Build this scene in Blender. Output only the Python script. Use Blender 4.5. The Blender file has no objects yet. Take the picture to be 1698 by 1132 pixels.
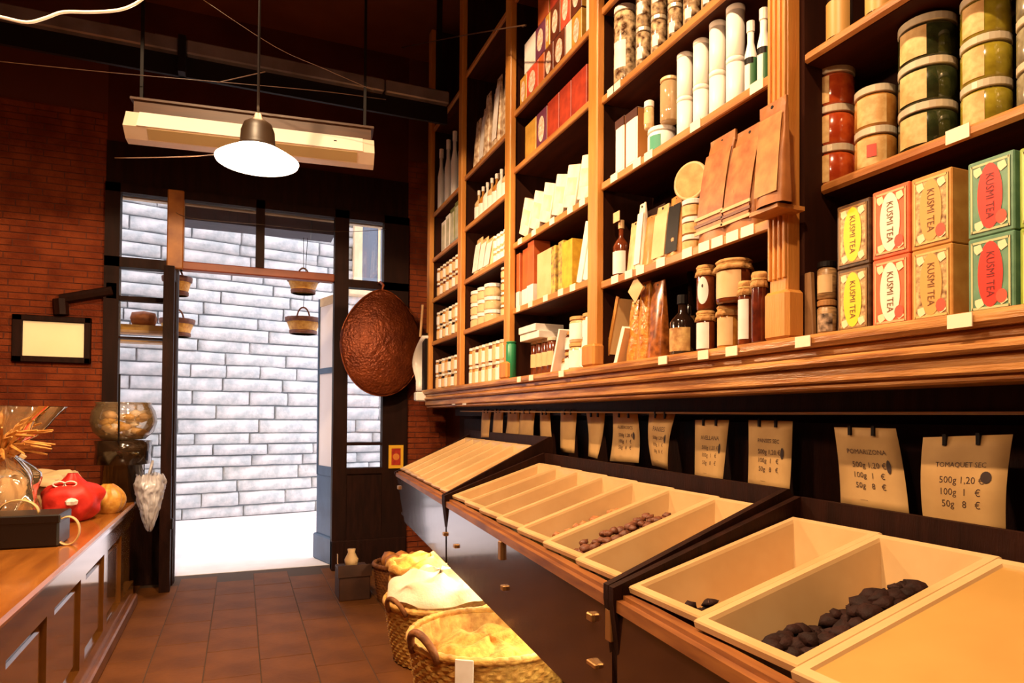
import bpy, bmesh, math, random
from math import sin, cos, radians, pi, sqrt, atan2, tan, exp
from mathutils import Vector, Matrix, noise
random.seed(7)
S = bpy.context.scene
COL = S.collection

# ------------------------------------------------------------------ camera
F, H = 1100.0, 1.55
PX, PY = 849.0, 674.0
YAW, PIT, ROL = radians(22.2), radians(1.0), radians(0.4)
fw = Vector((sin(YAW)*cos(PIT), cos(YAW)*cos(PIT), sin(PIT)))
rt0 = Vector((cos(YAW), -sin(YAW), 0)); up0 = rt0.cross(fw)
rt = rt0*cos(ROL)+up0*sin(ROL); up = up0*cos(ROL)-rt0*sin(ROL)
CAM = Vector((0, 0, H))
cd = bpy.data.cameras.new('camera'); cam = bpy.data.objects.new('camera', cd); COL.objects.link(cam)
cam.matrix_world = Matrix(((rt.x, up.x, -fw.x, 0), (rt.y, up.y, -fw.y, 0), (rt.z, up.z, -fw.z, H), (0, 0, 0, 1)))
cd.sensor_width = 36; cd.lens = 36*F/1698; cd.shift_y = (PY-566)/1698; cd.clip_start = .05
S.camera = cam

# ------------------------------------------------------------------ world, exposure
S.view_settings.view_transform = 'Standard'; S.view_settings.look = 'None'
S.view_settings.exposure = 0.12; S.view_settings.gamma = 1.0; S.view_settings.use_curve_mapping = False
w = bpy.data.worlds.new('sky'); S.world = w; w.use_nodes = True
bg = w.node_tree.nodes['Background']; bg.inputs[0].default_value = (.97, .91, .98, 1); bg.inputs[1].default_value = 3.2
WARM = (1.0, .67, .38)

def light(name, kind, loc, energy, color=WARM, size=.1, spot=None, blend=.1, target=None):
    d = bpy.data.lights.new(name, kind); d.energy = energy; d.color = color
    if kind in ('POINT', 'SPOT'): d.shadow_soft_size = size
    if kind == 'SPOT': d.spot_size = spot; d.spot_blend = blend
    o = bpy.data.objects.new(name, d); COL.objects.link(o); o.location = loc
    if target is not None:
        o.rotation_euler = (Vector(target)-Vector(loc)).to_track_quat('-Z', 'Y').to_euler()
    return o

# ------------------------------------------------------------------ measuring helper: image point -> point on a plane of the room
def at(x, y, X=None, Y=None, Z=None):
    d = fw+rt*((x-PX)/F)+up*((PY-y)/F)
    i, v = (0, X) if X is not None else (1, Y) if Y is not None else (2, Z)
    return CAM+d*((v-CAM[i])/d[i])
def cyl(xl, xr, Xc):
    a = at(xl, 690, X=Xc)-CAM; b = at(xr, 690, X=Xc)-CAM; a.z = b.z = 0
    a.normalize(); b.normalize(); m = (a+b).normalized()
    half = math.acos(max(-1, min(1, a.dot(b))))/2
    dist = Xc/m.x
    return m.y*dist, dist*sin(half)

# ------------------------------------------------------------------ materials
def lin(c):
    return tuple(((v/255)/12.92 if v/255 <= .04045 else ((v/255+.055)/1.055)**2.4) for v in c)
MATS = {}
def mat(name, rgb, rough=.5, rgb2=None, scale=8, metal=0, bump=0, bscale=40, coat=0, stretch=None, emit=None, estr=0, detail=4, spec=.5, sss=0):
    if name in MATS: return MATS[name]
    m = bpy.data.materials.new(name); m.use_nodes = True; nt = m.node_tree; N = nt.nodes; L = nt.links
    b = N['Principled BSDF']; c1 = lin(rgb)+(1,)
    b.inputs['Base Color'].default_value = c1; b.inputs['Roughness'].default_value = rough
    b.inputs['Metallic'].default_value = metal; b.inputs['Specular IOR Level'].default_value = spec
    b.inputs['Coat Weight'].default_value = coat; b.inputs['Coat Roughness'].default_value = .08
    tc = N.new('ShaderNodeTexCoord'); mp = N.new('ShaderNodeMapping'); L.new(tc.outputs['Object'], mp.inputs[0])
    if stretch: mp.inputs['Scale'].default_value = stretch
    if rgb2:
        n = N.new('ShaderNodeTexNoise'); n.inputs['Scale'].default_value = scale; n.inputs['Detail'].default_value = detail
        L.new(mp.outputs[0], n.inputs[0])
        r = N.new('ShaderNodeValToRGB'); r.color_ramp.elements[0].position = .35; r.color_ramp.elements[1].position = .65
        r.color_ramp.elements[0].color = c1; r.color_ramp.elements[1].color = lin(rgb2)+(1,)
        L.new(n.outputs[0], r.inputs[0]); L.new(r.outputs[0], b.inputs['Base Color'])
    if bump:
        n2 = N.new('ShaderNodeTexNoise'); n2.inputs['Scale'].default_value = bscale; n2.inputs['Detail'].default_value = 3
        L.new(mp.outputs[0], n2.inputs[0]); bp = N.new('ShaderNodeBump'); bp.inputs['Strength'].default_value = bump; bp.inputs['Distance'].default_value = .02
        L.new(n2.outputs[0], bp.inputs['Height']); L.new(bp.outputs[0], b.inputs['Normal'])
    if emit:
        b.inputs['Emission Color'].default_value = tuple(emit)+(1,); b.inputs['Emission Strength'].default_value = estr
    MATS[name] = m; return m
def clear(name, tint=(1, 1, 1), refl=.12, rough=.03, bump=0, alpha=0., acol=(255, 255, 255)):
    if name in MATS: return MATS[name]
    m = bpy.data.materials.new(name); m.use_nodes = True; nt = m.node_tree; N = nt.nodes; L = nt.links
    N.remove(N['Principled BSDF']); out = N['Material Output']
    t = N.new('ShaderNodeBsdfTransparent'); t.inputs[0].default_value = tint+(1,)
    g = N.new('ShaderNodeBsdfGlossy'); g.inputs['Roughness'].default_value = rough
    fr = N.new('ShaderNodeFresnel'); fr.inputs[0].default_value = 1.45
    ad = N.new('ShaderNodeMath'); ad.operation = 'ADD'; ad.inputs[1].default_value = refl-.04; ad.use_clamp = True; L.new(fr.outputs[0], ad.inputs[0])
    mx = N.new('ShaderNodeMixShader'); L.new(ad.outputs[0], mx.inputs[0]); L.new(t.outputs[0], mx.inputs[1]); L.new(g.outputs[0], mx.inputs[2])
    last = mx
    if alpha:
        d = N.new('ShaderNodeBsdfDiffuse'); d.inputs[0].default_value = lin(acol)+(1,)
        m2 = N.new('ShaderNodeMixShader'); m2.inputs[0].default_value = alpha; L.new(mx.outputs[0], m2.inputs[1]); L.new(d.outputs[0], m2.inputs[2]); last = m2
    if bump:
        tc = N.new('ShaderNodeTexCoord'); n2 = N.new('ShaderNodeTexNoise'); n2.inputs['Scale'].default_value = 14; L.new(tc.outputs['Object'], n2.inputs[0])
        bp = N.new('ShaderNodeBump'); bp.inputs['Strength'].default_value = bump; L.new(n2.outputs[0], bp.inputs['Height']); L.new(bp.outputs[0], g.inputs['Normal'])
    L.new(last.outputs[0], out.inputs[0]); MATS[name] = m; return m

wood = mat('shelf_wood', (206, 142, 66), .42, (186, 116, 48), 3, stretch=(6, 6, .6), bump=.12, bscale=30)
woodh = mat('shelf_board_wood', (196, 134, 68), .45, (160, 98, 44), 3, stretch=(6, .5, 6), bump=.12, bscale=30)
ledgew = mat('ledge_wood', (204, 146, 84), .3, (146, 88, 42), 4, stretch=(8, .8, 8), bump=.2, bscale=25)
darkw = mat('dark_wood', (42, 18, 10), .55, (30, 12, 6), 5, stretch=(6, 6, .8), bump=.15, spec=.12)
backw = mat('back_panel_wood', (42, 18, 9), .6, (32, 13, 6), 4, stretch=(4, 4, .6), spec=.12)  # darkened along with the bay interior, its deep shade put into the colour
doorw = mat('door_wood', (40, 17, 9), .55, (30, 12, 6), 4, stretch=(6, 6, .8), spec=.12)
doorlight = mat('door_wood_lit', (176, 112, 46), .45, (140, 80, 30), 6)  # door wood in a golden tone, lamplight on the post put into the colour
fasciam = mat('fascia_paint', (50, 25, 17), .2, (38, 18, 12), 5, bump=.04, bscale=12, spec=.6, coat=.8)
counterm = mat('counter_paint', (128, 82, 34), .10, (112, 68, 26), 4, spec=.6, bump=.02, bscale=8, coat=.8)
ctopm = mat('counter_top_varnish', (160, 98, 38), .22, (130, 74, 26), 3, stretch=(5, .6, 5), coat=.3)
tilem = mat('floor_tile', (108, 64, 28), .6, (88, 50, 20), 3, bump=.08, bscale=30, spec=.15)
grout = mat('floor_grout', (66, 46, 28), .8)
brickm = mat('brick', (134, 62, 30), .8, (104, 42, 19), 6, bump=.35, bscale=50, spec=.12)
mortar = mat('mortar', (92, 42, 21), .9)
plasterd = mat('dark_plaster', (84, 38, 18), .85, (70, 30, 14), 2, spec=.12)
ceilm = mat('ceiling_dark', (112, 60, 32), .9, (98, 50, 26), 2, spec=.12)
stonem = mat('stone', (216, 214, 214), .9, (176, 182, 184), 7, bump=.45, bscale=26, detail=6)
jointm = mat('stone_joint', (126, 134, 140), .95)
streetm = mat('street_paving', (236, 228, 226), .8, (222, 214, 212), 3)
cream = mat('cream_paint', (230, 205, 165), .6, (214, 186, 146), 4)
plastic = mat('tray_plastic', (210, 174, 124), .25, (196, 156, 104), 4, spec=.5)
white = mat('white_card', (240, 230, 222), .55, (228, 216, 204), 12)
whitep = mat('white_plastic', (244, 236, 228), .3)
paper = mat('tag_paper', (186, 146, 90), .7, (174, 134, 80), 9)
ink = mat('ink', (62, 34, 18), .7)
steel = mat('tin_metal', (222, 206, 178), .2, metal=.25)
gold = mat('gold_card', (208, 160, 70), .4, (188, 136, 50), 20)
kraft = mat('kraft_bag', (176, 112, 60), .45, (150, 88, 44), 12, bump=.2, bscale=18)
cork = mat('cloth_cap', (206, 158, 96), .85, (180, 128, 70), 30, bump=.3, bscale=60)
glassd = mat('dark_glass', (34, 20, 14), .1, coat=.6)
blackm = mat('black_metal', (18, 10, 8), .5, spec=.2)
redb = mat('red_box', (178, 62, 34), .5, (140, 42, 24), 16)
purple = mat('purple_box', (120, 60, 84), .5, (100, 46, 70), 16)
green = mat('green_tin', (40, 130, 84), .35)
orange = mat('orange_book', (196, 96, 44), .5, (172, 76, 34), 8)
yellow = mat('yellow_box', (220, 176, 50), .45, (196, 146, 36), 20)
beige = mat('beige_card', (222, 184, 134), .55, (206, 164, 112), 8)
oliveg = mat('green_tint_glass', (150, 150, 100), .15, (120, 120, 80), 10, coat=.5)
jarbrown = mat('jar_brown', (120, 56, 26), .14, (84, 34, 16), 22, coat=.6)
jargold = mat('jar_gold', (196, 138, 60), .14, (160, 100, 40), 26, coat=.6)
jarpale = mat('jar_pale', (226, 196, 150), .16, (196, 156, 104), 26, coat=.6)
tealabel = mat('teal_print', (70, 150, 120), .5)
pane = clear('window_pane')
cello = clear('cellophane', (1, .96, .9), .2, .08, bump=.6, alpha=.10, acol=(240, 210, 160))
sheer = clear('plastic_bag_film', (.95, .95, 1), .15, .2, bump=.4, alpha=.5, acol=(236, 232, 238))

# ------------------------------------------------------------------ mesh helpers
def obj(name, bm, m, parent=None, smooth=False, loc=None):
    bmesh.ops.recalc_face_normals(bm, faces=bm.faces)
    me = bpy.data.meshes.new(name); bm.to_mesh(me); bm.free()
    if smooth:
        for p in me.polygons: p.use_smooth = True
    o = bpy.data.objects.new(name, me); COL.objects.link(o)
    if m: me.materials.append(m)
    if parent: o.parent = parent
    if loc: o.location = loc
    return o
def tag(o, label, cat, group=None):
    o['label'] = label; o['category'] = cat
    if group: o['group'] = group
    return o
def thing(name, label, cat, loc=(0, 0, 0), rot=(0, 0, 0), group=None):
    o = bpy.data.objects.new(name, None); COL.objects.link(o); o.empty_display_size = .05
    o.location = loc; o.rotation_euler = rot
    return tag(o, label, cat, group)
def struct(o): o['kind'] = 'structure'; return o
def BM(): return bmesh.new()
def bx(bm, x0, x1, y0, y1, z0, z1, bev=0):
    vs = [bm.verts.new((x, y, z)) for x in (x0, x1) for y in (y0, y1) for z in (z0, z1)]
    fs = [bm.faces.new([vs[i] for i in q]) for q in ((0, 1, 3, 2), (4, 6, 7, 5), (0, 4, 5, 1), (2, 3, 7, 6), (0, 2, 6, 4), (1, 5, 7, 3))]
    if bev:
        es = list({e for f in fs for e in f.edges})
        bmesh.ops.bevel(bm, geom=es, offset=bev, segments=1, affect='EDGES', profile=.5)
    return bm
def box(*a, bev=0): return bx(BM(), *a, bev=bev)
def lathe(prof, n=20, c=(0, 0, 0), bm=None, a0=0, a1=2*pi, wob=None):
    bm = bm or BM(); full = abs(a1-a0-2*pi) < 1e-6; rings = []; m = n if full else n+1
    for (r, z) in prof:
        ring = []
        for i in range(m):
            a = a0+(a1-a0)*i/n; rr = r*(1+(wob(a, z) if wob else 0))
            ring.append(bm.verts.new((c[0]+rr*cos(a), c[1]+rr*sin(a), c[2]+z)))
        rings.append(ring)
    for A, B in zip(rings, rings[1:]):
        for i in range(n):
            j = (i+1) % m
            bm.faces.new((A[i], A[j], B[j], B[i]))
    if full:
        if prof[0][0] > 1e-4: bm.faces.new(rings[0][::-1])
        if prof[-1][0] > 1e-4: bm.faces.new(rings[-1])
    bmesh.ops.remove_doubles(bm, verts=bm.verts, dist=1e-6)
    return bm
def tube(pts, r, n=6, bm=None, closed=False):
    bm = bm or BM(); pts = [Vector(p) for p in pts]; rings = []
    for i, p in enumerate(pts):
        a = pts[max(i-1, 0)]; b = pts[min(i+1, len(pts)-1)]
        if closed: a = pts[i-1]; b = pts[(i+1) % len(pts)]
        d = (b-a).normalized(); u = d.cross(Vector((0, 0, 1)))
        if u.length < .05: u = d.cross(Vector((1, 0, 0)))
        u.normalize(); v = d.cross(u)
        rr = r[i] if isinstance(r, (list, tuple)) else r
        rings.append([bm.verts.new(p+(u*cos(2*pi*k/n)+v*sin(2*pi*k/n))*rr) for k in range(n)])
    pr = list(zip(rings, rings[1:]))+([(rings[-1], rings[0])] if closed else [])
    for A, B in pr:
        for k in range(n):
            bm.faces.new((A[k], A[(k+1) % n], B[(k+1) % n], B[k]))
    if not closed:
        bm.faces.new(rings[0][::-1]); bm.faces.new(rings[-1])
    return bm
def prism(poly, axis, a, b, bm=None):
    bm = bm or BM()
    def mk(p, t): return (t, p[0], p[1]) if axis == 0 else (p[0], t, p[1]) if axis == 1 else (p[0], p[1], t)
    A = [bm.verts.new(mk(p, a)) for p in poly]; B = [bm.verts.new(mk(p, b)) for p in poly]
    bm.faces.new(A); bm.faces.new(B[::-1]); n = len(poly)
    for i in range(n): bm.faces.new((A[i], A[(i+1) % n], B[(i+1) % n], B[i]))
    return bm
def grid(f, nu, nv, bm=None, closeu=False):
    bm = bm or BM(); V = [[bm.verts.new(f(i/nu, j/nv)) for j in range(nv+1)] for i in range(nu+(0 if closeu else 1))]
    for i in range(nu):
        for j in range(nv):
            k = (i+1) % len(V)
            bm.faces.new((V[i][j], V[k][j], V[k][j+1], V[i][j+1]))
    return bm
TXT = {}
def text_pts(s):
    if s not in TXT:
        c = bpy.data.curves.new('t', 'FONT'); c.body = s; c.align_x = 'CENTER'; c.align_y = 'CENTER'; c.resolution_u = 2
        o = bpy.data.objects.new('t', c); COL.objects.link(o)
        dg = bpy.context.evaluated_depsgraph_get(); me = bpy.data.meshes.new_from_object(o.evaluated_get(dg))
        vs = [tuple(v.co) for v in me.vertices]; fs = [tuple(p.vertices) for p in me.polygons]
        bpy.data.objects.remove(o); bpy.data.curves.remove(c); bpy.data.meshes.remove(me)
        TXT[s] = (vs, fs)
    return TXT[s]
def text_on(bm, s, fn):
    vs, fs = text_pts(s); V = [bm.verts.new(fn(v[0], v[1])) for v in vs]
    for f in fs:
        try: bm.faces.new([V[i] for i in f])
        except ValueError: pass
def ORD(i): return ['first', 'second', 'third', 'fourth', 'fifth', 'sixth', 'seventh', 'eighth', 'ninth', 'tenth', 'eleventh', 'twelfth', 'thirteenth', 'fourteenth', 'fifteenth', 'sixteenth'][i]

# ================================================================== ROOM SHELL
WY = 6.95          # inner face of the door wall
XL, XR, YB, ZC = -3.0, 2.06, -3.0, 5.4
struct(obj('wall_left', box(XL-.1, XL, YB, WY+.3, 0, ZC), plasterd))
struct(obj('wall_right', box(XR, XR+.1, YB, WY+.3, 0, ZC), plasterd))
struct(obj('wall_back', box(XL, XR, YB-.1, YB, 0, ZC), plasterd))
struct(obj('ceiling', box(XL-.1, XR+.1, YB-.1, WY+.3, ZC, ZC+.1), ceilm))
# floor with tiles
fl = struct(obj('floor', box(XL, XR, YB, WY+.3, -.1, -.004), grout))
tw, tl = .32, .5
tmesh = None; k = 0
for i in range(-4, 7):
    for j in range(0, 15):
        x = i*tw-.03; y = j*tl+(.25 if i % 2 else 0)-.2
        if y+tl > WY+.28: continue
        if tmesh is None:
            o = obj('tile', box(-tw/2+.003, tw/2-.003, -tl/2+.003, tl/2-.003, -.012, 0, bev=.002), tilem); tmesh = o.data
        else:
            o = bpy.data.objects.new('tile', tmesh); COL.objects.link(o)
        o.location = (x, y+tl/2, random.uniform(-.0008, .0008)); o.parent = fl

# door wall (front of the shop): pieces round the openings
wf = struct(obj('wall_front', box(-3.0, -1.16, WY, WY+.25, 0, ZC), mortar))
struct(obj('wall_front_right', box(1.62, XR, WY, WY+.25, 0, ZC), mortar)).name = 'wall_front'
struct(obj('trim_1', box(-1.16, 1.62, WY-.02, WY+.25, 3.66, 4.05), doorw))           # lintel
struct(obj('wall_front_top', box(-1.16, 1.62, WY, WY+.25, 4.05, ZC), plasterd)).name = 'wall_front'
# thin bricks on the wall either side
def bricks(parent, x0, x1, z0, z1):
    bm = BM(); h = .058; z = z0; r = 0
    while z < z1:
        x = x0-(.14 if r % 2 else 0)-random.random()*.05
        while x < x1:
            l = random.uniform(.25, .3); a = max(x, x0); b = min(x+l-.01, x1)
            if b-a > .02:
                d = random.uniform(.005, .011); bx(bm, a, b, WY-d, WY+.02, z+.005, min(z+h-.004, z1))
            x += l
        z += h; r += 1
    o = obj('bricks', bm, brickm, parent); o['kind'] = 'stuff'
bricks(wf, -2.4, -1.16, .0, 4.3)
bricks(bpy.data.objects['wall_front.001'], 1.62, XR, .0, 4.3)

# shopfront joinery
def part(name, parent, m, *b, bev=0): return obj(name, box(*b, bev=bev), m, parent)
sf = struct(bpy.data.objects.new('door_1', None)); COL.objects.link(sf)
Y0, Y1 = WY-.06, WY+.06
part('post', sf, doorw, -1.16, -1.04, Y0, Y1, 0, 3.66)
part('post', sf, doorw, 1.36, 1.62, Y0, Y1, 0, 3.66)
part('post', sf, doorw, -.68, -.56, Y0, Y1, 0, 2.92)
part('post', sf, doorlight, -.66, -.52, Y0-.01, Y1, 2.92, 3.66, bev=.01)
part('post', sf, doorw, .86, 1.0, Y0, Y1, 0, 3.66)
part('mullion', sf, doorw, .11, .19, Y0, Y1, 3.0, 3.66)
part('transom_bar', sf, doorw, -1.16, -.66, Y0, Y1, 2.90, 2.99)
part('transom_bar', sf, mat('transom_wood', (140, 66, 34), .45, (120, 54, 26), 5), -.56, .86, Y0, Y1, 2.92, 3.0, bev=.01)
part('transom_bar', sf, doorw, 1.0, 1.62, Y0, Y1, 2.88, 2.96)
part('top_rail', sf, doorw, -1.16, 1.62, Y0, Y1, 3.58, 3.66)
for a, b in ((-1.04, -.66), (1.0, 1.36)):       # side lights
    part('panel', sf, darkw, a, b, Y0+.02, Y1, 0, .98 if a > 0 else .9)
    part('rail', sf, doorw, a, b, Y0, Y1, .9 if a < 0 else .97, 1.0 if a < 0 else 1.03)
part('rail', sf, doorw, 1.0, 1.36, Y0+.02, Y1, 1.26, 1.29)
part('rail', sf, doorw, -1.04, -.68, Y0+.02, Y1, 2.60, 2.64)
part('rail', sf, doorw, -1.04, -.68, Y0+.02, Y1, 2.25, 2.27)
part('skirting', sf, darkw, .86, 1.62, Y0-.02, Y1, 0, .3, bev=.01)
for a, b, c, d in ((-1.04, -.68, 1.0, 2.25), (-1.04, -.68, 2.27, 2.60), (-1.04, -.68, 2.64, 2.9), (-1.04, -.66, 2.99, 3.58),
                   (-.52, .11, 3.0, 3.58), (.19, .86, 3.0, 3.58), (1.0, 1.36, 3.0, 3.58), (1.0, 1.36, 1.29, 2.88), (1.0, 1.36, 1.03, 1.26)):
    part('pane', sf, pane, a, b, WY-.003, WY+.003, c, d)
# outer reveal soffit and shutter box above the door
struct(obj('trim_2', box(-1.3, 1.75, WY+.25, WY+.32, 3.62, 4.4), cream))
sh = struct(obj('trim_3', box(-.62, .9, WY+.3, WY+.62, 3.49, 3.9), mat('shutter_box', (60, 54, 70), .5, (50, 44, 58), 6)))

# left door leaf, folded inward beside the counter
dl = thing('door_leaf', 'dark wooden door leaf standing open at the left of the doorway', 'door', (-.565, WY-.07, 0), (0, 0, radians(0)))
part('stile', dl, darkw, -.085, 0, -.32, -.26, 0, 2.88); part('stile', dl, darkw, -.045, 0, -.06, 0, 0, 2.88)
part('top_rail', dl, darkw, -.04, -.006, -.26, 0, 2.78, 2.88)
part('lower_panel', dl, darkw, -.04, -.012, -.25, -.02, 0, 1.0)
part('pane', dl, pane, -.028, -.022, -.25, -.05, 1.0, 2.8)
part('hinge', dl, blackm, 0, .018, -.31, -.25, .55, .64)
# right door leaf, folded outward
bluep = mat('door_blue_paint', (70, 96, 128), .4, (58, 80, 110), 5)
a = Vector((.97, WY+.08, 0)); b = Vector((.80, WY+.66, 0)); ang = atan2(b.y-a.y, b.x-a.x); ln = (b-a).length
dr = thing('door_leaf', 'blue and white glazed door leaf folded out to the street', 'door', a, (0, 0, ang))
part('lower_panel', dr, bluep, 0, ln, -.02, .02, .03, .92, bev=.004)
part('plinth_block', dr, bluep, -.01, ln+.02, -.05, .05, 0, .28, bev=.015)
part('stile', dr, cream, 0, .05, -.025, .025, .92, 2.85); part('stile', dr, bluep, ln-.025, ln, -.025, .025, .92, 2.85)
part('rail', dr, bluep, .05, ln-.05, -.025, .025, .92, 1.02); part('rail', dr, bluep, .05, ln-.05, -.025, .025, 2.02, 2.08); part('rail', dr, cream, .05, ln-.05, -.025, .025, 2.76, 2.85)
part('panel', dr, mat('frosted_panel', (240, 232, 232), .6), .05, ln-.025, -.01, .01, 1.02, 2.02); part('panel', dr, mat('frosted_panel', (240, 232, 232)), .05, ln-.025, -.01, .01, 2.08, 2.76)

# ================================================================== STREET
st = struct(obj('street_ground', box(-9, 9, WY+.25, 12.6, -.1, 0), streetm))
st.name = 'floor_street'
wroot = struct(obj('wall_street', box(-8, 8, .02, .4, 0, 7.2), jointm)); wroot.location = (0, 11.14, 0); wroot.rotation_euler = (0, 0, atan2(.194, 1))
def stone(x0, x1, z0, z1, parent):
    nu, nv = 5, 4; cx, cz = (x0+x1)/2, (z0+z1)/2; W, D = (x1-x0), (z1-z0); seed = random.random()*99; bul = random.uniform(.035, .085)
    def f(u, v):
        uu = (0, .02, .3, .7, .98, 1)[round(u*5)]; vv = (0, .08, .5, .92, 1)[round(v*4)]; u, v = uu, vv; e = 0 if u in (0, 1) or v in (0, 1) else .55 if (u in (.02, .98) or v in (.08, .92)) else 1
        x = -W/2+W*u; z = -D/2+D*v
        nn = noise.noise(Vector((x*3+seed, z*7, seed)))*1.3
        jx = noise.noise(Vector((seed, z*9, 3.1)))*.012 if u in (0, 1) else 0
        jz = noise.noise(Vector((x*5, seed, 1.7)))*.02 if v in (0, 1) else 0
        return (x+jx, (.03 if e <= 0 else -.005-(bul+nn*.045)*e), z+jz)
    o = obj('stone', grid(f, nu, nv), stonem, parent, smooth=True); o.location = (cx, 0, cz)
z = 0.0
while z < 5.4:
    h = random.choice((.17, .18, .19, .2, .215)); x = -2.6-random.random()*.4
    while x < 3.3:
        l = random.uniform(.42, 1.25); stone(x+.001, x+l-.002, z+.003, z+h-.005, wroot); x += l
    z += h
# window in the street wall seen through the upper right pane
sw = struct(bpy.data.objects.new('window_1', None)); COL.objects.link(sw); sw.location = (2.14, 11.42, 3.7)
for b in ((-.42, -.28, -.14, .05, 0, 2.3), (.28, .42, -.14, .05, 0, 2.3), (-.42, .42, -.14, .05, 2.16, 2.3), (-.5, .5, -.2, .05, -.1, 0)):
    part('window_frame', sw, cream, *b, bev=.01)
part('pane', sw, mat('street_glass', (90, 100, 116), .15), -.28, .28, -.03, -.02, 0, 2.16)
part('sash', sw, cream, .0, .04, -.05, -.02, 0, 2.16)

# ================================================================== WALL SHELVING
XS = 1.68; XB = 2.0
inner = mat('shaded_interior_wood', (50, 21, 10), .6, (38, 16, 7), 4, stretch=(5, 5, .6), spec=.12)  # reddish-brown wood darkened, the shade inside the bays put into the colour
innerh = mat('shaded_interior_board', (74, 32, 14), .6, (58, 24, 10), 4, stretch=(5, .6, 5), spec=.12)  # same for the boards: shaded tone behind the golden front edge
su = thing('wall_shelving', 'tall golden wooden wall shelving full of goods along the right wall', 'shelving', (XS, 3, 0))
def sp(name, m, x0, x1, y0, y1, z0, z1, bev=0, parent=su):
    return part(name, parent, m, x0-XS, x1-XS, y0-3, y1-3, z0, z1, bev=bev)
U = [(6.17, 6.27), (5.19, 5.28), (4.12, 4.22), (2.94, 3.035)]
for a, b in U:
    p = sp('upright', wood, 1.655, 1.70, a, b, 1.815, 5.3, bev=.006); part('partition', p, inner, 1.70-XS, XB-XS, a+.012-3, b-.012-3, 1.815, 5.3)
pl = sp('pillar', wood, 1.66, 1.72, 1.676, 1.757, 1.815, 5.3, bev=.006)
def sp2(name, m, x0, x1, y0, y1, z0, z1, bev=0): return part(name, pl, m, x0-XS, x1-XS, y0-3, y1-3, z0, z1, bev=bev)
sp2('pillar_base', wood, 1.64, 1.72, 1.655, 1.766, 1.815, 1.98, bev=.012)
for y in (1.678, 1.700, 1.722, 1.744): sp2('fillet', wood, 1.650, 1.665, y, y+.011, 2.02, 5.3, bev=.003)
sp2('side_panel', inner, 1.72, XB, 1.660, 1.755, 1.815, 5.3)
for a in (4.14, 2.955): sp('upright_foot', wood, 1.63, 1.70, a-.03, a+.10, 1.815, 1.93, bev=.012)
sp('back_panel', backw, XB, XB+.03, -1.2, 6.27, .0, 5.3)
BAYS = {1: (5.28, 6.17), 2: (4.22, 5.19), 3: (3.035, 4.12), 4: (1.757, 2.94), 5: (-1.2, 1.66)}
SZ = {1: [1.815, 2.275, 2.685, 3.075, 3.51, 4.34], 2: [1.815, 2.27, 2.68, 3.115, 3.54, 4.40], 3: [1.815, 2.285, 2.725, 3.235, 3.62, 4.4],
      4: [1.815, 2.245, 2.748, 3.19, 3.65, 4.4], 5: [1.82, 2.34, 2.766, 3.3, 4.0]}
for bno, zs in SZ.items():
    y0, y1 = BAYS[bno]
    for i, zz in enumerate(zs):
        if i == 0: continue
        xf = XS
        if bno == 5: xf = (0, 1.783, 1.712, 1.712, 1.712)[i]
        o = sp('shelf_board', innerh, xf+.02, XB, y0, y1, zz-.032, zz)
        part('front_edge', o, woodh, xf-XS, xf+.02-XS, y0-3, y1-3, zz-.036, zz+.001, bev=.010 if bno == 5 else .004)
# ledge with mouldings
def lm(name, x0, z0, z1, m=ledgew, bev=.006): return sp(name, m, x0, XB, -1.2, 6.30, z0, z1, bev=bev)
lm('ledge_top', 1.615, 1.775, 1.815, bev=.012); lm('ledge_moulding', 1.645, 1.745, 1.775); lm('ledge_moulding', 1.63, 1.715, 1.745, bev=.01)
lm('ledge_moulding', 1.655, 1.665, 1.715); lm('ledge_moulding', 1.67, 1.645, 1.665)
sp('under_rail', darkw, 1.84, XB, -1.2, 5.9, 1.57, 1.645); sp('under_panel', darkw, 1.93, XB, -1.2, 5.9, 0, 1.54)

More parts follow.
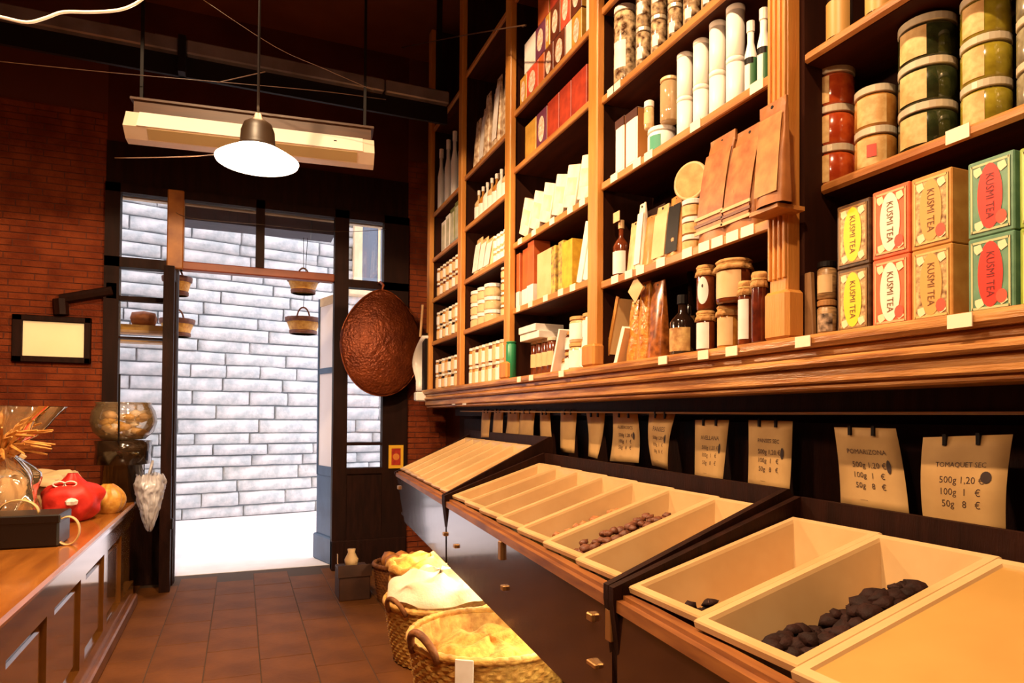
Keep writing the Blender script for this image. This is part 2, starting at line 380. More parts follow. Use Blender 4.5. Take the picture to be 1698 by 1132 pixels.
# ================================================================== BIN DISPLAYS
def xf(y): return .80+.078*y
TRAYW = .279
contents = []
def section(y0, y1, run, rise, n, label, tlabel, deep):
    root = thing('bin_display', label, 'display', (xf(y0), y0, 0))
    O = Vector((xf(y0), y0, 0))
    def loc(p): return (p[0]-O.x, p[1]-O.y, p[2])
    def quadbox(name, m, p, dx0, dx1, z0, z1, bottomback=0, cut=0):
        bm = BM(); vs = []
        for y in (y0, y1):
            for (dx, zz) in ((dx0+bottomback, z0), (dx0, z1), (dx1, z1), (dx1, z0)):
                yy = y-(cut if (y == y1 and zz == z0) else 0); vs.append(bm.verts.new(loc((xf(yy)+dx, yy, zz))))
        for q in ((0, 1, 2, 3), (7, 6, 5, 4), (0, 4, 5, 1), (1, 5, 6, 2), (2, 6, 7, 3), (3, 7, 4, 0)): bm.faces.new([vs[i] for i in q])
        return obj(name, bm, m, root)
    quadbox('fascia', fasciam, None, -.012, .012, .735, 1.055, .004, .42 if y1 > 5 else 0)
    quadbox('front_rail', mat('bin_rail_wood', (150, 92, 44), .45, (110, 60, 28), 6, stretch=(6, .6, 6)), None, -.02, .02, 1.055, 1.085)
    quadbox('front_lip', mat('bin_rail_wood', (150, 92, 44)), None, .0, .03, 1.085, 1.096)
    quadbox('underside', darkw, None, .03, run+.02, .735, .75)
    quadbox('back_board', darkw, None, run, run+.02, .75, 1.1+rise+.06)
    for y in (y0, y1):
        x = xf(y); t = .012
        far = y > 5; k_ = .45 if far else 1
        pts = [(x-.03, 1.08), (x-.03, 1.118 if not far else 1.09), (x+run*1.0, 1.1+rise+.062*k_), (x+run+.02, 1.1+rise+.04*k_), (x+run+.02, .735), (x+.018, .735 if not far else 1.0)]
        bm = prism([(p[0]-O.x, p[1]) for p in pts], 1, y-t-O.y, y+t-O.y); obj('divider', bm, darkw, root)
    tilt = math.atan2(rise, run); L = sqrt(run*run+rise*rise)-.05
    W = (y1-y0-.03)/n
    for i in range(n):
        yc = y0+.015+W*(n-1-i+.5)   # counted from the far (left) end
        lab = tlabel(i)
        tr = thing('bin_tray', lab, 'tray', (xf(yc)+.025, yc, 1.117), (0, -tilt, 0), 'plastic bin trays')
        w2 = W/2-.003; rim = .022; dp = deep; ins = .035
        bm = BM()
        def ring(x0, x1, y, z): return [bm.verts.new(p) for p in ((x0, -y, z), (x1, -y, z), (x1, y, z), (x0, y, z))]
        R = [ring(.004, L-.004, w2-.004, -.018), ring(0, L, w2, -.014), ring(0, L, w2, 0), ring(.003, L-.003, w2-.003, .004), ring(rim, L-rim, w2-rim, .004), ring(rim+.004, L-rim-.004, w2-rim-.004, -.004),
             ring(rim+ins, L-rim-ins*2.2, w2-rim-ins, -dp)]
        for A, B in zip(R, R[1:]):
            for q in range(4): bm.faces.new((A[q], A[(q+1) % 4], B[(q+1) % 4], B[q]))
        bm.faces.new(R[-1])
        obj('tray_body', bm, plastic, tr)
        contents.append((tr, lab, L, w2, rim, ins, dp, tilt))
    return root
binA = section(3.60, 5.56, .63, .28, 7, 'far dark bin display with tilted plastic trays, nearest the doorway', lambda i: 'pale plastic bin tray, %s from the doorway in the far display' % ORD(i), .13)
binB = section(1.52, 3.56, .58, .185, 7, 'middle dark bin display with seven tilted plastic trays', lambda i: 'pale plastic bin tray, %s from the doorway in the middle display' % ORD(i), .14)
binC = section(-.60, 1.49, .60, .165, 7, 'near dark bin display with tilted plastic trays in the right foreground', lambda i: 'pale plastic bin tray, %s from the left in the near foreground display' % ORD(i), .15)

def latch(root, px, py, w, h, m):
    z = at(px, py, X=xf(2.0))[2]
    p = at(px, py, X=xf(2.0))
    for _ in range(6): p = at(px, py, X=xf(p.y)-.014)
    q = p-root.location
    o = part('latch', root, m, q.x-.012, q.x+.012, q.y-w/2, q.y+w/2, q.z-h/2, q.z+h/2, bev=.003)
brass = mat('brass_fitting', (190, 140, 84), .35, metal=.8)
for r_, x, y, a, b in ((binA, 662, 808, .05, .03), (binA, 738, 885, .03, .02), (binB, 756, 905, .03, .02), (binB, 832, 912, .03, .075), (binB, 836, 974, .03, .02),
                       (binB, 982, 1022, .03, .022), (binC, 1014, 1035, .03, .085), (binB, 985, 1100, .05, .014)):
    latch(r_, x, y, a, b, brass)
# dried goods lying in trays
def lumps(name, label, cat, ti, spots, m):
    tr, lab, L, w2, rim, ins, dp, tilt = contents[ti]
    bm = BM()
    for (x, y, z, r) in spots:
        ret = bmesh.ops.create_icosphere(bm, subdivisions=2, radius=r)
        s = random.random()*50; sc = Vector((random.uniform(.8, 1.3), random.uniform(.8, 1.2), random.uniform(.55, .8)))
        for v in ret['verts']:
            d = v.co.normalized(); v.co = Vector((v.co.x*sc.x, v.co.y*sc.y, v.co.z*sc.z))*(1+.5*noise.noise(d*2.2+Vector((s, 0, 0))))+Vector((x, y, z))
    o = obj(name, bm, m, None, smooth=True); o.location = tr.location; o.rotation_euler = tr.rotation_euler
    o['kind'] = 'stuff'; tag(o, label, cat); return o
darkfruit = mat('dried_fruit_dark', (44, 17, 10), .75, (28, 10, 6), 30, bump=.4, spec=.2)
brownnut = mat('cocoa_nuts', (120, 66, 36), .6, (92, 46, 24), 40, bump=.3)
def pile(ti, x0, x1, y0, y1, n, r, hh=0, lift=0):
    tr, lab, L, w2, rim, ins, dp, tilt = contents[ti]
    return [(random.uniform(x0, x1), random.uniform(y0, y1), -dp+r*.6+lift+random.random()*hh, r*random.uniform(.75, 1.2)) for _ in range(n)]
lumps('dried_fruit', 'heap of dark dried pieces in the second tray of the near display', 'dried fruit', 15, pile(15, .05, .42, -.08, .06, 150, .019, .07)+pile(15, .07, .26, -.08, .02, 60, .021, .05, .05)+pile(15, .26, .42, -.08, -.01, 50, .022, .06, .06), darkfruit)
lumps('dried_fruit', 'few dark dried pieces at the front of the first near tray', 'dried fruit', 14, pile(14, .05, .12, -.085, -.015, 60, .016, .11), darkfruit)
lumps('dried_fruit', 'low dark scattering in the last tray of the middle display', 'dried fruit', 13, pile(13, .06, .30, -.08, .03, 150, .016, .07), mat('dried_olive', (92, 52, 26), .6, (70, 36, 18), 40))
lumps('cocoa_nuts', 'brown nuts filling the sixth tray of the middle display', 'nuts', 12, pile(12, .05, .42, -.08, .08, 420, .017, .10), brownnut)
for ti, c in ((8, 'second'), (9, 'third'), (10, 'fourth'), (11, 'fifth')):
    lumps('nuts', 'tan nuts lying low in the %s tray of the middle display' % c, 'nuts', ti, pile(ti, .07, .40, -.07, .07, 240, .016, .075), mat('tan_nuts%d' % (ti % 2), ((176, 110, 58), (196, 134, 76))[ti % 2], .6, (150, 88, 44), 40))
for ti in (1, 3, 4):
    lumps('nuts', 'brownish nuts in tray %s from the doorway of the far display' % ORD(ti), 'nuts', ti, pile(ti, .07, .5, -.07, .07, 240, .016, .075), brownnut)
# third near tray carries a flat translucent lid
tr, lab, L, w2, rim, ins, dp, tilt = contents[16]
tr['label'] = 'plastic bin tray closed by a flat cloudy lid, bottom right foreground'
part('tray_lid', tr, mat('lid_plastic', (186, 144, 78), .35, (174, 130, 66), 3), .02, L-.02, -w2+.02, w2-.02, -.006, -.002)

# ================================================================== PRICE SHEETS UNDER THE LEDGE
XT = 1.83
sheets = [((800,680),(815,680),(801,725),(814,725)), ((820,679),(835,679),(820,731),(837,733)), ((842,680),(861,680),(839,735),(861,738)), ((864,680),(888,680),(865,736),(889,740)),
 ((896,682),(912,682),(901,736),(921,742)), ((930,681),(957,681),(934,749),(957,751)), ((972,684),(1003,684),(980,756),(995,760)), ((1016,683),(1057,686),(1016,764),(1064,767)),
 ((1077,684),(1120,686),(1087,771),(1113,778)), ((1153,696),(1209,696),(1158,793),(1204,801)), ((1241,696),(1314,698),(1246,806),(1315,818)), ((1383,708),(1485,710),(1401,838),(1515,856)), ((1531,725),(1680,720),(1540,874),(1676,892))]
titles = ['', '', '', '', '', '', '', 'ALBERCOCS', 'PANSES', 'AVELLANA', 'PANSES SEC', 'POMARIZONA', 'TOMAQUET SEC']
where = ['first from the brick wall', 'second from the brick wall', 'third from the brick wall', 'fourth from the brick wall', 'fifth from the brick wall, slanting', 'sixth from the brick wall', 'narrowing downward, seventh from the brick wall', 'with small print and dot, eighth from the brick wall', 'tapering, ninth from the brick wall', 'hanging tenth from the brick wall', 'third largest, with leaf-shaped print', 'slanting to the right, second largest', 'largest, reading TOMAQUET SEC with dark round stamp']
for k, (q, ti, wh) in enumerate(zip(sheets, titles, where)):
    c = [at(*p, X=XT) for p in q]; TL, TR, BL, BR = c; wd = abs(TL.y-TR.y)
    root = thing('price_sheet', 'cream paper price sheet, '+wh, 'price sheet', (TL+TR)/2, group='price sheets under the ledge'); O = Vector(root.location)
    cv = random.uniform(-.012, .02)
    def f(u, v, off=0): 
        p = TL*(1-u)*(1-v)+TR*u*(1-v)+BL*(1-u)*v+BR*u*v
        return p+Vector((-.018*v-sin(pi*v)*cv-off, 0, 0))-O
    sheet = obj('sheet', grid(f, 4, 8), paper, root, smooth=True)
    md = sheet.modifiers.new('thickness', 'SOLIDIFY'); md.thickness = .0012; md.offset = 1
    ht = (TL-BL).length
    for u in (.28, .66): 
        p = f(u, .05, .004); obj('clip', box(p.x-.004, p.x+.006, p.y-.005, p.y+.005, p.z-.012, p.z+.02), blackm, root)
    if k >= 7:
        def put(s, u0, v0, size):
            bm = BM(); text_on(bm, s, lambda x, y: f(u0+x*size/wd, v0-y*size/ht, .0018)); obj('lettering', bm, ink, root)['kind'] = 'stuff'
        sz = wd*.62/max(5, len(ti))/.62
        put(ti, .48, .30, sz*.95)
        for r, (a, b_) in enumerate((('500g', '1,20 €'), ('100g', '1   €'), ('50g', '8   €'))):
            put(a, .34, .46+r*.125, wd*.11); put(b_, .62, .46+r*.125, wd*.11)
        put('------', .38, .88, wd*.06)
        bm = BM(); n = 14; rx, ry = (.035, .08) if k < 12 else (.062, .06); cc = (.80, .46) if k < 12 else (.78, .42)
        bm.faces.new([bm.verts.new(f(cc[0]+rx*cos(2*pi*i/n), cc[1]+ry*sin(2*pi*i/n), .0026)) for i in range(n)])
        obj('stamp', bm, mat('stamp_ink', (44, 22, 12), .7), root)
rail = tag(obj('tag_rail', tube([(1.825, -.8, 1.565), (1.825, 2, 1.575), (1.825, 5.7, 1.61)], .005), steel), 'thin metal rail under the ledge holding the price sheets', 'rail')
for i, x in enumerate((752, 770)):
    p = at(x, 664, X=1.66); o = obj('ticket', box(-.002, .002, -.045, .045, -.035, .03), white); o.location = p; o.rotation_euler = (0, 0, 0)
    tag(o, 'small white ticket under the ledge end, %s of two' % ('left' if i == 0 else 'right'), 'ticket', 'tickets under ledge')

# ================================================================== LEFT COUNTER
ct = thing('shop_counter', 'long varnished wooden shop counter with panelled front at left', 'counter', (-.715, 0, 0), (0, 0, .012))
def cp(name, m, *b, bev=0, parent=ct): return part(name, parent, m, *b, bev=bev)
CY0, CY1 = .6, 6.25
cp('counter_top', ctopm, -1.15, .035, CY0, CY1, .845, .88, bev=.012)
cp('top_moulding', counterm, -1.1, .012, CY0+.02, CY1-.02, .80, .845, bev=.008)
cp('body', counterm, -1.05, -.04, CY0+.03, CY1-.03, .06, .80)
cp('top_frame_rail', counterm, -.06, -.01, CY0+.03, CY1-.03, .68, .80)
cp('bottom_frame_rail', counterm, -.06, -.01, CY0+.03, CY1-.03, .09, .2)
cp('plinth', mat('counter_plinth', (120, 72, 36), .4, (90, 50, 24), 5), -.98, .02, CY0, CY1, 0, .09, bev=.01)
y = CY0+.03; 
while y < CY1-.1:
    cp('stile', counterm, -.06, -.01, y, y+.13, .2, .68)
    if y+.75 < CY1: 
        cp('panel', counterm, -.055, -.025, y+.17, y+.66, .24, .64, bev=.01)
    y += .70

# ================================================================== CEILING SIDE: BEAM, AC, CABLES, LAMPS
bm_ = thing('steel_beam', 'dark steel beam crossing below the ceiling', 'beam', (0, 5.4, 4.2))
steeld = mat('beam_steel', (128, 116, 118), .25, (104, 92, 92), 4, metal=.3)
o = obj('web_plate', box(-3.0, 1.6, .03, .06, -.14, .10), blackm, bm_)
for a, b in ((-3.0, -.46), (-.41, 1.05), (1.06, 1.6)):
    obj('flange', box(a, b, -.03, .05, .01, .115, bev=.01), steeld, bm_)
obj('bracket', box(-.46, -.41, -.05, .07, -.14, .13), blackm, bm_)
for x in (-2.9, 1.5): obj('hanger', box(x, x+.04, 0, .04, .1, 1.2), blackm, bm_)

ac = thing('air_conditioner', 'white ceiling-hung air conditioner above the doorway', 'air conditioner', (0.07, 4.90, 3.43), (0, 0, -.11))
acm = mat('ac_plastic', (238, 222, 200), .35, (226, 208, 184), 3)
acb = mat('ac_wood_box', (84, 50, 24), .5, (66, 38, 18), 5, stretch=(.6, 6, 6))
prof = [(-.02, .12), (-.09, .0), (-.02, -.06), (.05, -.07), (.22, .04), (.22, .12)]
obj('housing', prism([(p[0], p[1]) for p in prof], 0, -.80, .80), acm, ac)
obj('front_panel', prism([(-.022, .124), (-.097, .004), (-.08, .0), (-.01, .118)], 0, -.72, .72), mat('ac_panel', (250, 240, 226), .3), ac)
obj('louvre', prism([(-.088, -.008), (-.03, -.058), (-.02, -.05), (-.075, 0)], 0, -.66, .68), mat('ac_louvre', (190, 168, 120), .4), ac)
obj('upper_box', box(-.76, .78, .0, .22, .12, .215), acb, ac); obj('box_edge', box(-.78, .80, -.015, .22, .21, .225), acb, ac)
for x in (-.74, .74): obj('hanger_rod', box(x-.01, x+.01, .1, .12, .22, 1.97), blackm, ac)
obj('indicator', box(.52, .54, -.058, -.05, .06, .075), blackm, ac)

def pendant(x, y, z, label, e, rodtop=ZC):
    r = thing('pendant_lamp', label, 'lamp', (x, y, z))
    R = .215
    out = [(R, 0), (R+.004, .010), (R*.84, .036), (R*.60, .066), (R*.43, .10), (R*.41, .17), (R*.34, .21), (.03, .24), (.016, .27)]
    inn = [(r_-.006 if r_ > .03 else r_*.6, z_-.004) for r_, z_ in out]
    obj('glass_skirt', lathe(out[:4], 40), mat('opal_glass', (250, 236, 220), .3, emit=(1, .80, .62), estr=6), r, smooth=True)
    obj('shade', lathe(out[3:], 40), mat('lamp_shade_enamel', (50, 34, 20), .45), r, smooth=True)
    obj('shade_lining', lathe(inn[:8]+[(0, .228)], 40), mat('lamp_lining', (250, 240, 225), .5, emit=(1, .82, .62), estr=3), r, smooth=True)
    obj('bulb', lathe([(0, .0), (.03, .008), (.045, .04), (.04, .075), (.02, .11), (.018, .15), (0, .15)], 20), mat('bulb_glow', (255, 230, 190), .4, emit=(1, .74, .42), estr=60), r, smooth=True)
    obj('rod', tube([(0, 0, .25), (0, 0, rodtop-z)], .008), blackm, r)
    light('pendant_light', 'POINT', (x, y, z-.02), e, size=.06)
    light('added_fill_light', 'POINT', (x, y, z+.32), 3.6, color=(1, .55, .25), size=.05)  # added fill above the shade, lifts the dark ceiling and upper walls
    return r
pendant(.065, 3.9, 2.95, 'bell-shaped pendant lamp glowing in front of the air conditioner', 260)
pendant(-.25, .6, 2.95, 'pendant lamp above the near end of the aisle', 50)
pendant(-.1, 1.85, 2.95, 'pendant lamp above the middle of the aisle', 70)
def flood(x, y, z, e, label, tgt):
    r = thing('ceiling_spotlight', label, 'lamp', (x, y, z))
    obj('lamp_can', lathe([(.10, 0), (.11, .0), (.11, .16), (.05, .22), (.0, .22)], 24), blackm, r, smooth=True)
    obj('stem', tube([(0, 0, .2), (0, 0, ZC-z)], .012), blackm, r)
    light('flood', 'SPOT', (x, y, z-.01), e, size=.07, spot=radians(140), blend=.06, target=(x, y, 0))
flood(-.5, 2.6, 5.05, 900, 'ceiling spotlight high above the aisle', None)
flood(-.5, .1, 5.05, 900, 'ceiling spotlight high behind the viewpoint', None)
def cable(pts, r, m, label):
    P = [Vector(p) for p in pts]; out = []
    for i in range(len(P)-1):
        p0, p1, p2, p3 = P[max(i-1, 0)], P[i], P[i+1], P[min(i+2, len(P)-1)]
        for t in (0, .25, .5, .75): out.append(.5*((2*p1)+(p2-p0)*t+(2*p0-5*p1+4*p2-p3)*t*t+(3*p1-p0-3*p2+p3)*t**3))
    out.append(P[-1]); return tag(obj('cable', tube(out, r), m, None, smooth=True), label, 'cable')
wc = mat('white_cable', (246, 236, 224), .25)
cable([at(-40, 18, Y=2.9), at(5, 29, Y=2.9), at(45, 37, Y=2.9), at(75, 30, Y=2.9), at(105, 20, Y=2.9), at(150, 20, Y=2.9), at(195, 17, Y=2.9), at(225, 6, Y=2.9), at(250, -14, Y=2.9)], [.0055]*33, wc, 'white cable looping across the top left corner')
dk = mat('grey_cable', (84, 58, 40), .3)
cable([at(-20, 100, Y=5.0), at(190, 121, Y=5.0), at(400, 139, Y=5.0), at(540, 152, Y=5.0), at(640, 165, Y=5.0)], .0028, dk, 'thin wire sagging under the steel beam')
cable([at(360, 137, Y=5.0), at(400, 128, Y=5.0), at(440, 119, Y=5.0)], .004, dk, 'short wire rising to the steel beam')
cable([at(330, -5, Y=4.4), at(455, 77, Y=4.4), at(540, 115, Y=4.4), at(620, 150, Y=4.4)], .0018, dk, 'thin wire slanting down across the dark ceiling')
cable([at(540, 105, X=1.5), at(700, 72, X=1.5), at(850, 45, X=1.5), at(866, 44, X=1.5)], .004, dk, 'thin wire reaching the upper shelves')
cable([at(190, 262, Y=3.95), at(300, 260, Y=3.95), at(362, 256, Y=3.95)], .003, dk, 'thin wire running left from the pendant lamp')
cable([at(288, 350, Y=6.888), at(320, 362, Y=6.86), at(430, 372, Y=6.86), at(560, 384, Y=6.86), at(640, 380, Y=6.888)], .003, dk, 'thin wire across the door transom')

# ================================================================== GOODS ON THE SHELVES
def fr_lathe(r0, z0, z1, span, a=pi+.45, n=10): return lathe([(r0, z0), (r0, z1)], n, a0=a-span/2, a1=a+span/2)
def jar(name, label, cat, X, Y, Z, r, h, body, lidm, lidh=.018, lab=None, labz=(.2, .75), span=1.7, group=None, n=18, lid_r=1.0, la=pi+.45):
    t = thing(name, label, cat, (X, Y, Z), group=group); hb = h-lidh; e = min(.006, r*.15)
    obj('body', lathe([(0, 0), (r-e, 0), (r, e), (r, hb-e*2), (r-e*1.5, hb)], n), body, t, smooth=True)
    R = r*lid_r
    obj('lid', lathe([(R-.002, hb), (R, hb+.002), (R, h-.003), (R-.004, h), (0, h)], n), lidm, t, smooth=False)
    if lab: obj('label_band', fr_lathe(r+.0012, hb*labz[0], hb*labz[1], span, a=la), lab, t, smooth=True)
    return t
def canister(name, label, cat, X, Y, Z, r, h, m, group=None, seam=.12):
    t = thing(name, label, cat, (X, Y, Z), group=group); e = r*.12; hl = h*(1-seam)
    obj('body', lathe([(0, 0), (r-e, 0), (r, e), (r, hl), (r-.002, hl)], 22), m, t, smooth=True)
    obj('lid', lathe([(r+.001, hl), (r+.001, h-e), (r-e, h), (0, h)], 22), m, t, smooth=True)
    return t
def bottle(name, label, cat, X, Y, Z, r, h, body, cap, lab=None, group=None, neck=.3, n=14):
    t = thing(name, label, cat, (X, Y, Z), group=group); hs = h*.62; rn = r*neck
    obj('body', lathe([(0, 0), (r*.92, 0), (r, r*.1), (r, hs*.9), (r*.8, hs), (rn, hs+h*.1), (rn, h*.88), (0, h*.88)], n), body, t, smooth=True)
    obj('cap', lathe([(rn*1.25, h*.86), (rn*1.25, h), (0, h)], 10), cap, t)
    if lab: obj('label_band', fr_lathe(r+.001, hs*.15, hs*.75, 2.2), lab, t, smooth=True)
    return t
def carton(name, label, cat, x0, y0, y1, z0, h, m, dx=.12, group=None, lean=0, panel=None, pr=(.12, .88, .12, .88), side=None, oval=None, band=None):
    w = y1-y0; t = thing(name, label, cat, (x0, (y0+y1)/2, z0), (lean, 0, 0), group)
    obj('body', box(0, dx, -w/2, w/2, 0, h, bev=min(.003, w*.08)), m, t)
    if panel: obj('front_panel', box(-.0015, 0, -w/2+w*pr[0], -w/2+w*pr[1], h*pr[2], h*pr[3]), panel, t)
    if band: obj('band', box(-.002, dx+.001, -w/2-.001, w/2+.001, h*band[1], h*band[2]), band[0], t)
    if side: obj('side_panel', box(.004, dx-.004, -w/2-.0015, -w/2, .006, h-.006), side, t)
    if oval:
        bm = BM(); n = 20; bm.faces.new([bm.verts.new((-.0025, w*.3*cos(2*pi*i/n), h*.5+h*.34*sin(2*pi*i/n))) for i in range(n)]); obj('oval_print', bm, oval, t)
    return t
def pouch(name, label, cat, X, Y, Z, w, h, t0, m, lab=None, group=None, top=None, rz=0, taper=.9, lean_=0):
    t = thing(name, label, cat, (X, Y, Z), (0, 0, rz), group)
    def f(u, v):
        a = 2*pi*u; th = t0*(1-v)**.7*.5+.003; ww = w/2*(1-(1-taper)*v)
        wob = .006*noise.noise(Vector((a*2, v*5, w*99)))
        return (th*cos(a)+wob, ww*max(-1, min(1, sin(a)*1.25))-lean_*(v-.35*sin(v*pi)), h*v)
    obj('bag', grid(f, 24, 10, closeu=True), m, t, smooth=True)
    if top: obj('seal', box(-.005, .005, -w*taper/2-lean_*.95, w*taper/2-lean_*.95, h*.9, h), top, t)
    obj('hang_hole', lathe([(.006, -.001), (.006, .001), (0, .001)], 10), blackm, t).matrix_local = Matrix.Translation((-.007, -lean_*.95, h*.95)) @ Matrix.Rotation(pi/2, 4, 'Y')
    if lab:
        def g(u, v): 
            vv = .10+.76*v; th = t0*(1-vv)**.7*.5+.005; return (-th, (u-.5)*w*.84-lean_*(vv-.35*sin(vv*pi)), h*vv)
        obj('label_panel', grid(g, 3, 6), lab, t, smooth=True)
    return t
def clothjar(name, label, X, Y, Z, r, h, body, lab=None, group=None, span=1.6):
    t = thing(name, label, 'jar', (X, Y, Z), group=group); hb = h*.82
    obj('body', lathe([(0, 0), (r*.94, 0), (r, .008), (r, hb-.02), (r*.88, hb), (r*.8, h*.9)], 22), body, t, smooth=True)
    wob = lambda a, z: (.06*sin(a*9)+.04*sin(a*14+1)) if z < h*.87 else 0
    obj('cloth_cap', lathe([(r*1.12, hb-.012), (r*1.02, hb+.006), (r*.9, h*.885), (r*1.0, h*.91), (r*1.04, h*.95), (r*.9, h*.99), (0, h)], 44, wob=wob), cork, t, smooth=True)
    obj('string', tube([(r*.93*cos(a*pi/9), r*.93*sin(a*pi/9), h*.885) for a in range(18)], .003, closed=True), mat('string', (214, 170, 100), .8), t)
    if lab: obj('label_band', fr_lathe(r+.0015, hb*.12, hb*.86, span), lab, t, smooth=True)
    return t

FAR, SEC, MID, LEFTP, RIGHTP = 'bay beside the brick wall', 'second bay from the brick wall', 'middle bay', 'bay left of the carved pillar', 'bay right of the carved pillar'
XI = 1.71
def yof(x, X=XI): return at(x, 600, X=X).y
def hof(x, y, X, z): return at(x, y, X=X).z-z

# ---- bay right of the pillar: stacked spice jars and tea tins
ora = mat('spice_orange', (196, 84, 34), .16, (168, 58, 24), 30, coat=.7); grn = mat('herb_dark_green', (58, 64, 34), .14, (34, 40, 20), 26, coat=.7)
yel = mat('herb_yellow_green', (166, 150, 44), .16, (138, 120, 30), 30, coat=.7); tan = mat('spice_tan', (196, 140, 66), .16, (160, 100, 40), 26, coat=.7)
labc = mat('jar_label_cream', (222, 186, 124), .55, (196, 150, 86), 34); rbl = mat('red_blot', (200, 60, 40), .5)
z5 = 2.341
stacks = [(1346, 1420, ['orange spice']*3, [ora]*3, 302, 105), (1417, 1490, ['tan spice']*2, [tan]*2, 283, 138), (1490, 1592, ['dark green herb']*3, [grn]*3, 245, 20), (1594, 1684, ['yellow-green herb']*3, [yel]*3, 205, -22), (1688, 1790, ['grey spice']*3, [mat('spice_grey', (150, 140, 110), .2, (110, 100, 76), 26, coat=.6)]*3, 160, -70)]
nm = ['leftmost stack', 'second stack', 'third stack', 'fourth stack', 'fifth stack']
lev = {3: ['bottom', 'middle', 'top'], 2: ['lower', 'upper']}
for si, (xl, xr, names, ms, yb, yt) in enumerate(stacks):
    Xc = 1.865; Y, r = cyl(xl, xr, Xc); n = len(ms)
    top = at((xl+xr)/2, yt, X=Xc-r*.7).z; h = (top-z5)/n
    for i in range(n):
        t = jar('spice_jar', '%s jar with metal lid, %s of %s beyond the pillar' % (names[i], lev[n][i], nm[si]), 'jar', Xc, Y, z5+i*h, r*.985, h-.0005, ms[i], steel, h*.19, labc, (.06, .9), (.9, 1.5, 1.1, 1.0, 1.0)[si], 'spice jars right of pillar', n=28, lid_r=1.01, la=pi+(.1, .45, .05, .0, .3)[si])
        if (si == 1 and i == 0) or si == 4:
            obj('red_print', fr_lathe(r+.002, h*.25, h*.55, .45, a=pi+.5), rbl, t, smooth=True)
jar('spice_jar', 'dim orange jar hidden behind the leftmost jar stack', 'jar', 1.95, cyl(1346, 1420, 1.865)[0]-.04, z5, .05, .27, ora, steel, .02, None, group='spice jars right of pillar')
# things on the shelf above
for i, (x, y) in enumerate(((1385, 0), (1452, -20))):
    bottle('bottle', 'tall dark bottle on the top shelf right of the pillar, %s' % ('left one' if i == 0 else 'right one'), 'bottle', 1.80, yof(x+8, 1.8), 2.767, .04, .32, glassd, mat('amber_label', (200, 150, 80), .4), mat('amber_label', (200, 150, 80), .4), 'dark bottles on top shelf')
# tea tins
teal = mat('tea_teal', (110, 150, 120), .35, (86, 126, 100), 20); tred = mat('tea_coral', (224, 110, 70), .35, (206, 92, 56), 20); tgold = mat('tea_gold', (206, 150, 80), .35, (186, 126, 60), 20); tdark = mat('tea_dark', (92, 62, 34), .35, (60, 36, 20), 40)
floral = mat('tea_floral', (226, 190, 130), .4, (120, 80, 44), 60, detail=6); tyel = mat('tea_yellow', (236, 206, 40), .4); twhite = mat('tea_white', (244, 226, 204), .4); torange = mat('tea_orange', (222, 158, 84), .4); tcrim = mat('tea_crimson', (226, 54, 40), .4)
cols = [(1388, 1443, tdark, tyel, 'yellow', 540, 344, None), (1447, 1509, tred, twhite, 'white', 530, 320, rbl), (1512, 1580, tgold, torange, 'orange', 524, 298, rbl), (1606, 1684, teal, tcrim, 'crimson', 505, 272, None), (1692, 1775, mat('tea_lime', (150, 170, 60), .35, (130, 150, 40), 20), twhite, 'pale', 490, 246, None)]
colw = ['leftmost', 'second', 'third', 'fourth', 'rightmost']
for ci, (xl, xr, m, om, cn, yb, yt, blot) in enumerate(cols):
    Xf = 1.70; ya, yb_ = yof(xl, Xf), yof(xr, Xf); H2 = (at(xl, yt, X=Xf).z-1.816)/2
    for k in range(2):
        w_ = ya-yb_
        t = carton('tea_tin', '%s tea tin with %s oval, %s tin of the %s stack' % ({0: 'dark floral', 1: 'coral', 2: 'golden', 3: 'teal', 4: 'lime'}[ci], cn, ('lower', 'upper')[k], colw[ci]), 'tea tin', Xf, yb_, ya, 1.816+k*H2, H2-.001, m, .10, 'stacked tea tins')
        h = H2; fx = -.0015
        obj('print_frame', box(fx, 0, -w_/2+w_*.08, w_/2-w_*.08, h*.06, h*.94), floral if ci in (0, 2) else m, t)
        fm = mat('tea_frame_%d' % ci, [(150, 110, 60), (244, 170, 120), (226, 180, 110), (190, 190, 140), (210, 210, 120)][ci], .4)
        for b in ((-.42, -.38, .06, .94), (.38, .42, .06, .94)): obj('border', box(fx-.001, 0, w_*b[0], w_*b[1], h*b[2], h*b[3]), fm, t)
        for b in ((.06, .09), (.91, .94)): obj('border', box(fx-.001, 0, -w_*.4, w_*.4, h*b[0], h*b[1]), fm, t)
        bm = BM(); n = 24; bm.faces.new([bm.verts.new((fx-.0015, w_*.27*cos(2*pi*i/n), h*.5+h*.42*sin(2*pi*i/n))) for i in range(n)]); obj('oval_print', bm, om, t)
        for (u, v) in ((-.26, .84), (.26, .84), (-.26, .16), (.24, .14)):
            bm = BM(); n = 9; bm.faces.new([bm.verts.new((fx-.0018, w_*u+w_*.09*cos(2*pi*i/n)*(1+.3*(i % 2)), h*v+h*.055*sin(2*pi*i/n)*(1+.3*(i % 2)))) for i in range(n)]); obj('flower_print', bm, mat('flower_print', (240, 214, 170), .5), t)
        if blot or ci == 3:
            bm = BM(); n = 12; bm.faces.new([bm.verts.new((fx-.002, -w_*.24+w_*.12*cos(2*pi*i/n), h*.2+h*.09*sin(2*pi*i/n))) for i in range(n)]); obj('red_seal', bm, mat('seal_red', (220, 80, 56), .5), t)
        bm = BM(); sc = h*.64/5.4
        text_on(bm, 'KUSMI TEA', lambda x, y: (fx-.0025, -y*sc*1.2, h*.5-x*sc)); obj('lettering', bm, mat('tea_ink', (110, 70, 20), .5) if ci != 3 else mat('tea_ink_dark', (110, 20, 14), .5), t)['kind'] = 'stuff'
